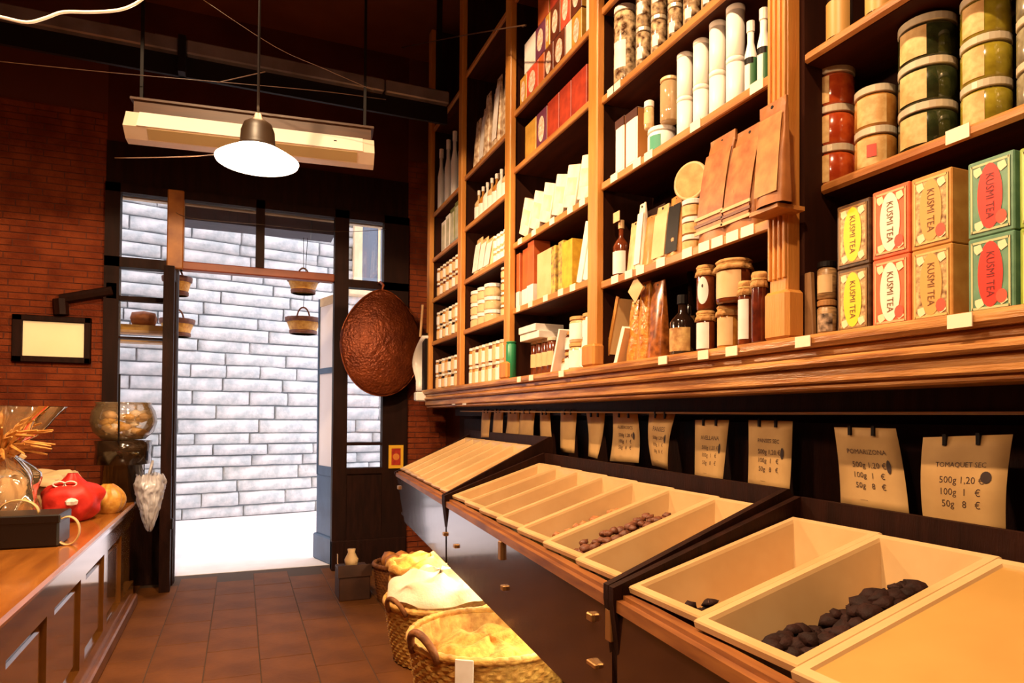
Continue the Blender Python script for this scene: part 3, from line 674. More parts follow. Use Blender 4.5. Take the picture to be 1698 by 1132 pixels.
# grey wedge and striped tin left of the tea tins
carton('standing_card', 'plain brown card standing at the foot of the pillar', 'card', 1.72, yof(1348, 1.72), yof(1330, 1.72), 1.816, .22, mat('grey_brown_card', (150, 110, 66), .6, (110, 76, 44), 5), .02, lean=-.05)
Y, r = cyl(1355, 1388, 1.76)
jar('striped_tin', 'striped tin with black band, upper one beside the dark tea tins', 'tin', 1.76, Y, 1.816+.125, r, .125, mat('striped_tin_m', (190, 150, 100), .35, (120, 84, 50), 30, stretch=(1, 1, 5)), blackm, .02, beige)
jar('striped_tin', 'pale tin with dark print, lower one beside the dark tea tins', 'tin', 1.76, Y, 1.816, r, .124, mat('striped_tin_m', (190, 150, 100)), mat('tan_lid', (170, 120, 70), .4), .02, mat('swan_print', (200, 170, 140), .4, (50, 30, 20), 40))

# ---- bay left of the pillar
LB = LEFTP
z = SZ[4]
# top: painted glass jars
mott = mat('mottled_jar', (230, 196, 150), .2, (70, 40, 22), 34, coat=.6, detail=5)
Y, r = cyl(1015, 1054, 1.76); jar('storage_jar', 'large mottled storage jar at the left of the third shelf', 'jar', 1.76, Y, z[3]+.001, r, hof(1035, 10, 1.74, z[3]), mott, white, .03, white, (.25, .6), 1.2)
for i, (a, b, yt) in enumerate(((1052, 1077, -30), (1077, 1104, -48), (1105, 1130, -66), (1131, 1160, -86), (1161, 1190, -110))):
    Y, r = cyl(a, b, 1.75); hh = hof((a+b)/2, yt, 1.73, z[3])/2
    for k in range(2):
        jar('herb_jar', 'slim mottled herb jar, %s of pair %s from the left above white canisters' % (('lower', 'upper')[k], ORD(i)), 'jar', 1.75, Y, z[3]+.001+k*hh, r, hh-.001, mott, steel, .02, white, (.3, .6), .8, 'mottled herb jars')
# second: white canisters
for i, (a, b, yt, yb) in enumerate(((1121, 1148, 80, 228), (1148, 1175, 57, 210), (1175, 1203, 27, 190), (1203, 1235, 0, 166))):
    Y, r = cyl(a, b, 1.76); hh = hof((a+b)/2, yt+3, 1.735, z[2])/2
    for k in range(2):
        canister('white_canister', 'plain white canister, %s one of stack %s from the left' % (('lower', 'upper')[k], ORD(i)), 'canister', 1.76, Y, z[2]+.001+k*hh, r, hh-.0015, mat('canister_white', (248, 238, 226), .4), 'white canisters')
for i, (a, b) in enumerate(((1019, 1033), (1036, 1055))):
    carton('tall_carton', 'tall white carton with dark top, %s one at the left of the second shelf' % ('left', 'right')[i], 'box', 1.72, yof(b, 1.72), yof(a, 1.72), z[2]+.001, hof(a, 203 if i == 0 else 192, 1.72, z[2]), white, .09, 'tall white cartons', side=mat('carton_side', (170, 110, 50), .5), band=(mat('carton_dark_band', (70, 34, 24), .5), .84, .99), panel=mat('carton_pink', (236, 220, 214), .5))
Y, r = cyl(1072, 1120, 1.78)
jar('drum_box', 'round white drum with green print on the second shelf', 'drum', 1.78, Y, z[2]+.001, r, .135, whitep, whitep, .02, tealabel, (.1, .8), .9)
Yr, rr_ = cyl(1089, 1122, 1.76); jar('glass_jar', 'tall pale glass jar standing on the white drum', 'jar', 1.77, Yr, z[2]+.137, rr_*.95, .20, clear('jar_frost', (.95, .9, .82), .2, .06, alpha=.45, acol=(236, 200, 150)), mat('jar_lid_pale', (226, 190, 140), .3), .016)
Y2, r2 = cyl(1073, 1092, 1.73); 
jar('small_tin', 'small stacked tin with domed lid left of the round tin', 'tin', 1.725, Y2+.03, z[2]+.137, r2*.9, .13, jarpale, white, .03, beige)
for i, (a, b, yt) in enumerate(((1234, 1255, 30), (1255, 1277, 8))):
    Y, r = cyl(a, b, 1.74); h = hof((a+b)/2, yt, 1.72, z[2])
    t = bottle('tall_bottle', 'tall white bottle with green back label beside the pillar, %s one' % ('left', 'right')[i], 'bottle', 1.74, Y, z[2]+.001, r, h, whitep, white, None, 'green and white bottles', neck=.55)
    obj('green_label', lathe([(r+.001, h*.08), (r+.001, h*.5)], 8, a0=pi+.7, a1=pi+2.2), mat('bottle_green', (60, 110, 70), .4), t, smooth=True); obj('black_band', fr_lathe(r+.0015, h*.42, h*.5, 1.6), blackm, t, smooth=True)
# first shelf: bottle, bags, tins, pouches
zz = z[1]+.001
Y, r = cyl(1015, 1043, 1.76); t = bottle('syrup_bottle', 'brown syrup bottle with white label and hanging square tag', 'bottle', 1.76, Y, zz, r, hof(1030, 362, 1.74, zz), jarbrown, beige, white)
obj('hang_tag', box(-.03, -.027, -.03, .03, .0, .05), beige, t, loc=(-.0, 0, hof(1030, 362, 1.74, zz)-.01))
bagw = mat('bag_pale', (226, 190, 140), .45, (200, 156, 100), 14); bagg = mat('bag_gold', (200, 140, 66), .4, (170, 106, 44), 16)
for i, (a, b, yt, m, lab) in enumerate(((1043, 1062, 372, bagw, 'narrow pale bag with dark stripes'), (1058, 1068, 340, mat('bag_white', (240, 220, 194), .5), 'narrow white leaning bag'), (1070, 1087, 362, bagg, 'small gold bag with dark stripes'), (1087, 1108, 346, bagw, 'tall tan bag'), (1110, 1130, 330, bagg, 'gold edged dark bag'))):
    y0, y1 = yof(b, 1.74), yof(a, 1.74)
    pouch('snack_bag', lab+' on the shelf left of the tins', 'bag', 1.75, (y0+y1)/2, zz, y1-y0+.012, hof(a, yt, 1.74, zz), .07, m, (None, white, None, beige, blackm)[i], 'narrow bags', rz=random.uniform(-.15, .15), taper=.75)
carton('glass_block', 'dim clear box standing behind the narrow bags', 'box', 1.86, yof(1102, 1.86), yof(1068, 1.86), zz, .34, mat('smoky_box', (60, 34, 22), .2, coat=.5), .08)
Y, r = cyl(1130, 1166, 1.75)
for k in range(3): jar('flat_tin', 'flat gold tin with pale lid, %s of three stacked beside brown pouches' % ('bottom', 'middle', 'top')[k], 'tin', 1.75, Y, zz+k*.075, r, .074, jargold, white, .022, labc, (.1, .9), 1.6, 'flat tins stacked', n=24)
t = thing('embroidery_ring', 'round pale ring lid standing on the flat tins', 'lid', (1.74, Y, zz+.225+.082), (0, 0, .35))
obj('disc', lathe([(.0, -.006), (.07, -.006), (.07, .006), (0, .006)], 30), mat('ring_face', (214, 160, 96), .5, (190, 130, 70), 20), t, smooth=False).matrix_local = Matrix.Rotation(pi/2, 4, 'Y')
obj('rim', tube([(0, .074*cos(a*pi/16), .074*sin(a*pi/16)) for a in range(32)], .008, closed=True), beige, t, smooth=True)
for i, (a, b, yt, yb) in enumerate(((1162, 1212, 240, 395), (1206, 1258, 226, 388))):
    y0, y1 = yof(b, 1.72), yof(a, 1.72); h = hof(a+6, yt, 1.72, zz)
    t = pouch('coffee_pouch', 'brown standing pouch with punched top and striped base, %s one' % ('left', 'right')[i], 'pouch', 1.735, (y0+y1)/2, zz, y1-y0, h, .10, kraft, mat('pouch_print', (190, 124, 70), .45, (150, 86, 46), 16), 'brown standing pouches', top=kraft, taper=.80, lean_=.03)
    for k, (v, mm) in enumerate(((.10, beige), (.17, mat('stripe_dark', (110, 56, 28), .5)), (.235, beige))):
        obj('stripe', box(-.0525, -.0465, -(y1-y0)*.47, (y1-y0)*.47, h*v, h*(v+.03)), mm, t)
t = pouch('coffee_pouch', 'large pale brown pouch standing in front of the carved pillar', 'pouch', 1.60, yof(1283, 1.60), zz, yof(1258, 1.60)-yof(1308, 1.60)-.012, hof(1283, 170, 1.6, zz), .07, kraft, mat('pouch_print2', (190, 136, 76), .45, (156, 100, 54), 14), top=kraft, taper=.96)
part('pouch_board', su, woodh, 1.575-XS, 1.69-XS, 1.63-3, 1.757-3, z[1]-.014, z[1])
# ledge: frame, pasta bags, dark bottles, cloth capped jars
zz = z[0]+.001
t = thing('picture_board', 'leaning gilt edged board on the ledge', 'board', (1.74, yof(1003, 1.74), zz), (.33, 0, 0))
obj('board', box(0, .12, -.02, 0, 0, .36), mat('board_cream', (230, 190, 130), .5), t); obj('gilt_edge', box(-.006, 0, -.022, .002, 0, .37), mat('gilt_edge', (190, 130, 60), .4), t)
t = thing('leaflet', 'leaning white leaflet in front of the gilt board', 'leaflet', (1.70, yof(1022, 1.70)+.03, zz), (.42, 0, 0)); obj('card', box(0, .1, -.03, 0, 0, .2), white, t); obj('fold', box(-.002, .1, -.032, -.03, .0, .2), beige, t)
pasta = mat('pasta_gold', (220, 150, 60), .3, (170, 96, 30), 34, bump=.4, bscale=40, coat=.4)
for i, (a, b, yt) in enumerate(((1044, 1060, 500), (1060, 1078, 470), (1077, 1102, 470))):
    y0, y1 = yof(b, 1.75), yof(a, 1.75); pouch('pasta_bag', 'clear bag of golden pasta on the ledge, %s of three' % ORD(i), 'bag', 1.76, (y0+y1)/2, zz, y1-y0, hof(a, yt, 1.75, zz), .09, pasta if i < 2 else mat('pasta_amber', (176, 100, 40), .25, (100, 50, 20), 26, coat=.5), None, 'pasta bags', taper=.8)
t = thing('diamond_tag', 'tan diamond-shaped card above the pasta bags', 'card', (1.70, yof(1053, 1.7), zz+.34), (.78, 0, 0)); obj('card', box(0, .004, -.045, .045, -.045, .045), beige, t); obj('cord', tube([(.002, .04, .04), (.03, .055, .06)], .002), ink, t)
for i, (a, b, yb) in enumerate(((1043, 1060, 470), (1058, 1092, 465))):
    Y, r = cyl(a, b, 1.84); jar('small_jar', 'small brown jar with metal lid behind the pasta, %s one' % ('left', 'right')[i], 'jar', 1.86, Y, zz+.0, r*1.05, .40, jarbrown, steel, .04)
lowl = mat('oil_label', (214, 176, 110), .4, (160, 110, 60), 30)
Y, r = cyl(1110, 1153, 1.76); t = bottle('oil_bottle', 'squat dark oil bottle with pale label on the ledge', 'bottle', 1.76, Y, zz, r, .27, glassd, blackm, lowl, neck=.35)
Y, r = cyl(1132, 1156, 1.86); t = bottle('oil_bottle', 'dark oil bottle with gold label behind the squat bottle', 'bottle', 1.86, Y, zz+.0, r, .42, glassd, blackm, lowl, neck=.35)
cj = [(1153, 1187, 580, 513, 'narrow cloth capped jar with white label, lower', jarbrown, white, 0), (1153, 1187, 510, 437, 'cloth capped jar with round white label, upper', jarbrown, None, 1), (1187, 1228, 575, 503, 'cloth capped jar with printed label, lower', jargold, beige, 0), (1184, 1250, 503, 425, 'widest cloth capped jar, upper', jarbrown, beige, 1)]
base = {}
for i, (a, b, yb, yt, lab, m, lm_, lvl) in enumerate(cj):
    Xc = 1.73; Y, r = cyl(a, b, Xc); zb = zz if lvl == 0 else base[i-1]; h = at((a+b)/2, yt, X=Xc-r*.6).z-zb; base[i] = zb+h+.0005
    t = clothjar('cloth_cap_jar', lab+' on the ledge left of the pillar', Xc, Y, zb, r*.92, h, m, lm_, 'cloth capped jars')
    if i == 1:
        R = r*.92+.002
        obj('round_label', grid(lambda u, v: (R*cos(pi+.55+.62*v*cos(2*pi*u)), R*sin(pi+.55+.62*v*cos(2*pi*u)), h*.42+h*.30*v*sin(2*pi*u)), 22, 5, closeu=True), white, t)
        obj('dot_print', grid(lambda u, v: ((R+.001)*cos(pi+.55+.09*v*cos(2*pi*u)), (R+.001)*sin(pi+.55+.09*v*cos(2*pi*u)), h*.52+h*.04*v*sin(2*pi*u)), 10, 2, closeu=True), ink, t)
Y, r = cyl(1222, 1250, 1.68); clothjar('cloth_cap_jar', 'small front jar with white label hanging below cloth cap', 1.68, Y, zz, r*.9, .235, jarbrown, white, 'cloth capped jars')
Y, r = cyl(1246, 1276, 1.67); clothjar('cloth_cap_jar', 'dark fruit jar with cloth cap against the pillar', 1.665, Y, zz, r*.9, .25, mat('fruit_dark', (104, 40, 20), .15, (60, 20, 12), 20, coat=.6), None, 'cloth capped jars')

# ---- middle bay
z = SZ[3]
palette = {'red': redb, 'purple': purple, 'white': white, 'brown': mat('choc_box', (112, 52, 28), .45, (84, 36, 20), 14), 'gold': gold, 'orange': orange, 'coral': mat('coral_box', (220, 90, 60), .5, (196, 70, 44), 14)}
rows = [(859, 870, 'gold', 0), (870, 889, 'coral', 0), (889, 899, 'orange', 0), (899, 914, 'brown', 0), (914, 934, 'brown', 0), (935, 944, 'white', 0), (945, 961, 'gold', 0), (866, 884, 'white', 1), (884, 901, 'purple', 1), (901, 908, 'gold', 1), (909, 925, 'brown', 1), (926, 942, 'coral', 1), (943, 961, 'brown', 1), (888, 906, 'orange', 2), (908, 925, 'red', 2), (926, 944, 'coral', 2), (945, 962, 'purple', 2)]
wpr = mat('oval_white', (246, 226, 214), .5, (200, 150, 110), 40)
cnt = {}
for (a, b, c, k) in rows:
    i = cnt.get(k, 0); cnt[k] = i+1
    carton('sweet_box', '%s patterned sweet box, %s in the %s row of the middle bay top' % (c, ORD(i), ('lowest', 'second', 'third')[k]), 'box', XI, yof(b), yof(a)-.002, z[4]+.002+k*.205, .203, palette[c], .07, 'sweet boxes stacked at top', oval=None if c in ('white', 'orange') else wpr, side=gold)
carton('sweet_box', 'white packet beside the upright at the top of middle bay', 'box', XI, yof(977), yof(969), z[4]+.002, .3, white, .08)
for i, (a, b, c, h) in enumerate(((868, 886, 'gold', .235), (887, 904, 'purple', .235), (905, 924, 'red', .24), (925, 944, 'red', .24), (945, 970, 'red', .24))):
    carton('sweet_box', '%s box, %s from left on the fourth shelf of the middle bay' % (c, ORD(i)), 'box', XI, yof(b), yof(a)-.002, z[3]+.002, h, palette[c], .07 if i != 4 else .03, 'boxes under the sweet stack', oval=wpr if i == 1 else None, side=gold if i == 1 else None)
pkt = mat('packet_white', (244, 224, 206), .45, (226, 196, 166), 10)
for i in range(6):
    w_ = .15; ln_ = .42-.03*i; yc = 4.02-.165*i
    carton('leaning_packet', 'white packet leaning right, %s from left in the middle bay' % ORD(i), 'packet', XI+.004*(i % 2), yc-w_/2, yc+w_/2, z[2]+.003+w_/2*sin(ln_), .235, pkt, .05, 'leaning white packets', lean=ln_, panel=mat('packet_print', (226, 190, 154), .5, (244, 226, 210), 9), pr=(.1, .9, .3, .7))
bk = [(853, 861, orange, 'orange', .37, white), (862, 872, orange, 'orange', .37, white), (873, 884, orange, 'orange', .38, white), (886, 911, beige, 'beige', .30, None), (912, 920, mat('pattern_yellow', (214, 180, 80), .45, (120, 90, 60), 30), 'patterned', .28, None), (921, 930, mat('pattern_yellow', (214, 180, 80)), 'patterned', .28, None), (930, 948, yellow, 'yellow', .28, None)]
for i, (a, b, m, c, h, bd) in enumerate(bk):
    carton('book', '%s spine, %s from left in the book row of the middle bay' % (c, ORD(i)), 'book', XI+.012*(i % 2), yof(b)+.005, yof(a)-.005, z[1]+.002, h+.012*((i*7) % 3), m, .12, 'books in the middle bay', band=(bd, .0, .3) if bd else None)
for i in range(3):
    yc = 3.235-.075*i; w_ = .06
    carton('booklet', 'white booklet leaning right, %s right of the book row' % ORD(i), 'booklet', XI, yc-w_/2, yc+w_/2, z[1]+.003+w_/2*sin(.33), (.33, .30, .26)[i], white, .12, 'leaning booklets', lean=.33)
zz = z[0]+.001
for i in range(2):
    carton('flat_box', 'flat white box, %s of two stacked in the middle bay' % ('lower', 'upper')[i], 'box', XI-.01*i, 3.76+.03*i, 4.06, zz+.24+.047*i, .045, white, .2, 'flat white boxes')
for i in range(4):
    jar('dark_jar', 'brown jar holding up the flat boxes, %s from left' % ORD(i), 'jar', 1.80, 3.99-.085*i, zz, .038, .239, jarbrown, steel, .02, beige, (.3, .7), 1.4, 'dark jars under the flat boxes')
Y, r = cyl(841, 858, 1.70); t = jar('green_can', 'slim green can standing at the upright foot', 'can', 1.68, Y-.02, zz, .035, .25, green, green, .01, None, n=20)
carton('leaning_card', 'white card leaning among the jars of the middle bay', 'card', 1.70, 3.55, 3.57, zz+.005, .27, white, .1, lean=.42)
for i, (yj, rj, hj, m, zb) in enumerate(((3.46, .034, .12, jarbrown, 0), (3.46, .034, .12, jarbrown, .121), (3.34, .065, .16, jarpale, 0), (3.34, .062, .15, jarpale, .161), (3.22, .055, .16, jarpale, 0), (3.2, .055, .15, jargold, .161), (3.52, .03, .09, jarpale, 0))):
    jar('pantry_jar', '%s, number %s among the pantry jars of the middle bay' % ('brown jar with pale label' if m is jarbrown else 'pale wide jar', ORD(i)), 'jar', 1.78, yj, zz+zb, rj, hj, m, mat('lid_tan', (200, 150, 90), .4), .02, white, (.15, .85), 2.0, 'pantry jars middle bay')
carton('leaning_board', 'white board leaning in front of the pantry jars', 'board', 1.695, 3.14, 3.20, zz+.012, .27, white, .03, lean=.28, side=beige)

# ---- second bay from the brick wall
z = SZ[2]
bagp = mat('bag_mottled', (236, 212, 180), .4, (150, 110, 76), 22, detail=5)
for i in range(7):
    k = i % 2; pouch('spice_bag', 'mottled whitish bag, %s from left high in the second bay' % ORD(i), 'bag', 1.74+.02*k, 5.0-.115*i, z[4]+.002, .112, .40+.03*(i % 3)+.05*i*.5, .09, bagp, white if i % 3 == 1 else None, 'whitish bags in the second bay', taper=.8)
for i in range(8):
    bottle('sauce_bottle', 'small pale bottle, %s from left in the second bay' % ORD(i), 'bottle', 1.75, 5.02-.10*i, z[3]+.002, .036, .26+.0*i, (jarpale, jargold, white)[i % 3], white, white, 'small bottles in the second bay')
for i in range(4):
    bottle('sauce_bottle', 'amber bottle behind the pale ones, %s from left' % ORD(i), 'bottle', 1.86, 4.86-.16*i, z[3]+.002, .045, .36, jarbrown, beige, beige, 'amber bottles in the second bay')
for i in range(3): pouch('paper_bag', 'cream paper bag, %s from left on the middle shelf of the second bay' % ORD(i), 'bag', 1.75, 4.98-.13*i, z[2]+.002, .15, .30-.03*i, .09, bagw, white, 'cream bags in the second bay', taper=.85)
for i in range(10):
    a, b = i % 5, i//5
    jar('tiny_jar', 'tiny white jar, %s from left, %s row beside the cream bags' % (ORD(a), ('lower', 'upper')[b]), 'jar', 1.75, 4.60-.068*a, z[2]+.002+.11*b, .03, .109, jarpale, white, .02, white, (.2, .8), 1.5, 'tiny jars beside bags', n=12)
for i in range(9):
    a, b = i % 3, i//3
    jar('round_tub', 'round white tub, %s from left, %s layer in the second bay' % (ORD(a), ('bottom', 'middle', 'top')[b]), 'tub', 1.78, 5.06-.16*a, z[1]+.002+.10*b, .076, .099, jarpale, white, .028, beige, (.1, .8), 1.6, 'round tubs in the second bay', n=18)
for i in range(8):
    a, b = i % 2, i//2
    jar('tiny_jar', 'tiny gold jar, %s column, level %s beside the round tubs' % (('left', 'right')[a], ORD(b)), 'jar', 1.75, 4.42-.09*a, z[1]+.002+.09*b, .036, .089, jargold, white, .018, beige, (.2, .8), 1.5, 'tiny gold jars', n=12)
for i in range(24):
    a, b = i % 12, i//12
    jar('preserve_jar', 'preserve jar, %s from left, %s row on the ledge of second bay' % (ORD(a), ('lower', 'upper')[b]), 'jar', 1.75, 5.13-.076*a, z[0]+.002+.15*b, .035, .149, (jarpale, jargold, jarpale, jarbrown)[(a+b) % 4], (white, steel)[a % 2], .022, (white, beige)[a % 2], (.1, .8), 1.7, 'preserve jars on the ledge', n=12)

# ---- bay beside the brick wall
z = SZ[1]
for i, y_ in enumerate((6.09, 5.86, 5.66, 5.44)):
    bottle('candle_bottle', 'slim white bottle, %s of four near the brick wall' % ORD(i), 'bottle', 1.74, y_, z[4]+.002, .034, .60, whitep, white, None, 'slim white bottles', neck=.5)
for i in range(5):
    carton('glass_box', 'pale greenish box, %s from left near the brick wall' % ORD(i), 'box', XI+.01, 6.0-.14*i-.13, 6.0-.14*i, z[3]+.002, .30+.035*i*.6, oliveg if i > 1 else white, .12, 'greenish boxes', panel=mat('box_sheen', (214, 206, 180), .3, (170, 166, 130), 10))
def jrow(lv, n, rows_, h, y0, dy, lab, ms):
    for i in range(n):
        for b in range(rows_):
            jar('condiment_jar', 'condiment jar, %s from left, %s, %s' % (ORD(i), ('front lower' if rows_ > 1 else 'single row', 'front upper')[b], lab), 'jar', 1.75, y0-dy*i, z[lv]+.002+h*b, dy*.46, h-.001, ms[(i+b) % len(ms)], (white, steel)[i % 2], .02, (beige, white)[(i+b) % 2], (.15, .8), 1.6, 'condiment jars near the brick wall', n=12)
jrow(2, 8, 2, .14, 6.08, .096, 'third shelf by the brick wall', [jarbrown, jargold])
jrow(1, 8, 2, .135, 6.08, .096, 'second shelf by the brick wall', [jargold, jarpale, glassd])
jrow(0, 8, 2, .14, 6.10, .098, 'ledge by the brick wall', [jarpale, jargold, glassd])

# ---- price tickets clipped to the shelf edges
tick = mat('ticket_paper', (246, 226, 196), .5)
def tickets(bay, lv, xs, where_, dz=0, X=XS):
    for i, x in enumerate(xs):
        zq = SZ[bay][lv]; y_ = at(x, 500, X=X).y
        o = obj('price_ticket', box(-.004, -.0005, -.032, .032, -.034, .004), tick); o.location = (X, y_, zq); tag(o, 'white price ticket, %s from left on %s' % (ORD(i), where_), 'price ticket', 'price tickets on shelf edges')
tickets(4, 3, (1012, 1022), 'the edge below the mottled jars')
tickets(4, 2, (1018, 1056, 1075, 1153, 1255), 'the edge below the white canisters')
tickets(4, 1, (1020, 1043, 1062, 1096, 1140, 1168, 1190, 1215, 1240), 'the edge below the brown pouches')
tickets(3, 2, (862, 885, 915, 945, 965), 'the edge below the leaning packets')
tickets(3, 1, (860, 880, 905, 930, 950), 'the edge below the book row')
tickets(5, 1, (1590,), 'the round edge below the spice jars', X=1.783)
for i, (x, y_) in enumerate(((1330, 552), (1590, 522), (1212, 583), (1165, 588), (1098, 597), (930, 612), (880, 618), (860, 622))):
    p = at(x, y_, X=1.608); o = obj('price_ticket', box(-.002, .002, -.03, .03, -.02, .014), tick); o.location = (1.611, p.y, 1.797); tag(o, 'white price ticket on the moulded ledge, %s from right' % ORD([1, 0, 2, 3, 4, 5, 6, 7][i]), 'price ticket', 'price tickets on the ledge')

# ================================================================== THINGS ON AND BEHIND THE LEFT COUNTER
CT = .881
# cellophane gift
g = thing('gift_basket', 'cellophane wrapped gift with straw bow on the counter', 'gift', (-1.32, 4.75, CT))
def cf(u, v):
    a = 2*pi*u; z_ = v*.72
    r = (.21-.03*v if v < .45 else .185-(.45-abs(v-.62)) *.0-.12*max(0, 1-abs(v-.62)/.17)) if v < .8 else .19+.5*(v-.8)
    r *= 1+.22*noise.noise(Vector((cos(a)*2.5, sin(a)*2.5, v*5)))+(.16*sin(a*7) if v > .7 else .03*sin(a*7))
    return (r*cos(a), r*sin(a), z_)
obj('cellophane', grid(cf, 56, 20, closeu=True), cello, g, smooth=True)
straw = mat('straw', (222, 164, 84), .6, (190, 124, 50), 20)
def strands(n, c, lo, hi, r, seed, up_=.3, m=straw, name='straw_strand', par=None):
    random.seed(seed)
    for i in range(n):
        a = random.uniform(0, 2*pi); l = random.uniform(lo, hi); e = random.uniform(-.2, 1.0)*up_
        p = [Vector(c), Vector(c)+Vector((cos(a)*l*.5, sin(a)*l*.5, l*.35+e*l)), Vector(c)+Vector((cos(a)*l, sin(a)*l, l*.25+e*l*1.6))]
        obj(name, tube(p, [r, r*1.2, r*.5], 4), m, par)
strands(80, (.02, -.05, .40), .12, .30, .010, 3, .5, par=g)
obj('basket', lathe([(0, 0), (.15, 0), (.2, .16), (.19, .17), (.14, .02), (0, .02)], 30, wob=lambda a, z_: .03*sin(a*15)), mat('gift_wicker', (120, 70, 30), .6, (80, 44, 18), 30), g, smooth=True)
for i in range(7):
    a = i*.9; obj('packet', lathe([(0, 0), (.05, .02), (.06, .12), (.03, .2), (0, .21)], 12, c=(.1*cos(a), .1*sin(a), .1)), (beige, jargold, white)[i % 3], g, smooth=True)
# black box with ribbon loops
g = thing('gift_box', 'black gift box with gold ribbon loops at the counter front', 'box', (-1.02, 4.12, CT))
obj('body', box(-.26, .17, -.12, .12, 0, .155, bev=.01), mat('gift_black', (22, 12, 8), .35), g)
obj('lid', box(-.265, .175, -.125, .125, .12, .165, bev=.006), mat('gift_black', (22, 12, 8)), g)
ribb = mat('gold_ribbon', (206, 170, 110), .45)
def loop(c, rx, rz, n=18, a0=0, a1=2*pi, w_=.018):
    bm = BM(); prev = None
    for i in range(n+1):
        a = a0+(a1-a0)*i/n; p = Vector((c[0]+rx*cos(a), c[1], c[2]+rz*sin(a))); A = bm.verts.new(p+Vector((0, -w_, 0))); B = bm.verts.new(p+Vector((0, w_, 0)))
        if prev: bm.faces.new((prev[0], A, B, prev[1]))
        prev = (A, B)
    return bm
for c, rx, rz, a0, a1 in (((-.02, -.05, .165), .09, .075, 0, pi), ((.20, -.08, .075), .055, .075, -2.4, 2.6)):
    o = obj('ribbon_loop', loop(c, rx, rz, a0=a0, a1=a1), ribb, g, smooth=True); md = o.modifiers.new('t', 'SOLIDIFY'); md.thickness = .006
obj('white_tag', box(-.25, -.2, -.131, -.128, .02, .12), white, g)
# red bundle
g = thing('red_bundle', 'red cloth bundle tied with white ribbon on the counter', 'bundle', (-.99, 4.98, CT))
def rf(u, v):
    a = 2*pi*u; r = .165*(sin(pi*min(v*.9+.12, 1))**.6) if v < .8 else .165*max(.02, (1-v))*1.6+.02
    n_ = 1+.18*noise.noise(Vector((cos(a)*2, sin(a)*2, v*4)))+.07*sin(a*6)*v
    return (r*n_*cos(a), r*n_*sin(a), .30*v)
obj('cloth', grid(rf, 44, 16, closeu=True), mat('red_cloth', (214, 44, 26), .55, (176, 26, 16), 8, bump=.3, bscale=14), g, smooth=True)
obj('ribbon', lathe([(.05, .225), (.058, .235), (.05, .245)], 16), white, g); 
for sx in (-1, 1): o = obj('ribbon_bow', loop((.03*sx-.02, -.1, .24), .035, .02, w_=.012), white, g, smooth=True); o.modifiers.new('t', 'SOLIDIFY').thickness = .006
obj('white_rose', lathe([(0, 0), (.03, .01), (.035, .03), (.02, .045), (0, .05)], 12, c=(.03, -.17, .11), wob=lambda a, z_: .2*sin(a*5)), white, g)
# gold mesh pouch and papers at the far end
g = thing('gold_pouch', 'small gold gauze pouch right of the red bundle', 'pouch', (-.84, 5.28, CT))
obj('bag', grid(lambda u, v: ((.10*sin(pi*min(1, v*.8+.15))**.7*(1+.12*sin(u*2*pi*7)))*cos(2*pi*u), (.10*sin(pi*min(1, v*.8+.15))**.7*(1+.12*sin(u*2*pi*7)))*sin(2*pi*u), .2*v), 36, 10, closeu=True), mat('gold_gauze', (210, 160, 70), .4, (180, 120, 40), 30), g, smooth=True)
obj('tie', lathe([(.05, .15), (.055, .16), (.05, .17)], 14), ribb, g)
g = thing('paper_stack', 'cream wrapping paper spread over boxes at the counter end', 'paper', (-1.34, 5.47, CT))
obj('box', box(-.34, .22, -.30, .30, 0, .25, bev=.01), beige, g)
obj('box_lid', box(-.35, .23, -.31, .31, .21, .255, bev=.008), cream, g)
def pf(u, v):
    x = -.40+.70*u; y_ = -.34+.68*v; d = max(0, abs(x+.06)-.28)+max(0, abs(y_)-.3)
    return (x, y_, .268-d*1.6+.03*noise.noise(Vector((x*6, y_*6, 2))))
o = obj('wrapping_sheet', grid(pf, 24, 24), mat('wrapping_paper', (236, 206, 158), .5, (224, 188, 134), 5), g, smooth=True); o.modifiers.new('t', 'SOLIDIFY').thickness = .003
obj('paper_twist', tube([(-.1, -.1, .27), (-.06, -.12, .33), (.0, -.13, .40)], [.02, .014, .02], 8), mat('wrapping_paper', (236, 206, 158)), g)
# glass bowl on a dark stand
p = at(205, 728, Y=6.0)
g = thing('candy_bowl', 'large glass bowl of wrapped sweets on a dark glass stand', 'bowl', (p.x, 6.0, CT))
zb = p.z-CT
obj('stand', lathe([(0, 0), (.15, 0), (.15, zb-.2), (.2, zb-.19), (.19, zb-.08), (.2, zb-.01), (0, zb)], 30), mat('dark_stand_glass', (50, 36, 24), .12, (30, 20, 12), 12, coat=.6), g, smooth=True)
obj('bowl', lathe([(.15, zb), (.21, zb+.06), (.235, zb+.14), (.22, zb+.22), (.19, zb+.27), (.2, zb+.29)], 36), clear('bowl_glass', (.98, .94, .86), .2, .03, alpha=.12, acol=(230, 200, 150)), g, smooth=True)
random.seed(11)
for i in range(26):
    a = random.random()*6.28; rr = random.random()**.5*.15; zz_ = zb+.05+random.random()*.16
    bm = BM(); r_ = bmesh.ops.create_icosphere(bm, subdivisions=1, radius=.045)
    for v in r_['verts']: v.co = Vector((v.co.x*1.2, v.co.y, v.co.z*.7))+Vector((rr*cos(a), rr*sin(a), zz_))
    obj('sweet', bm, (beige, gold, white)[i % 3], g, smooth=True)
obj('spoon_rod', tube([(0, -.23, zb-.02), (0, -.235, zb+.5)], .007), blackm, g)
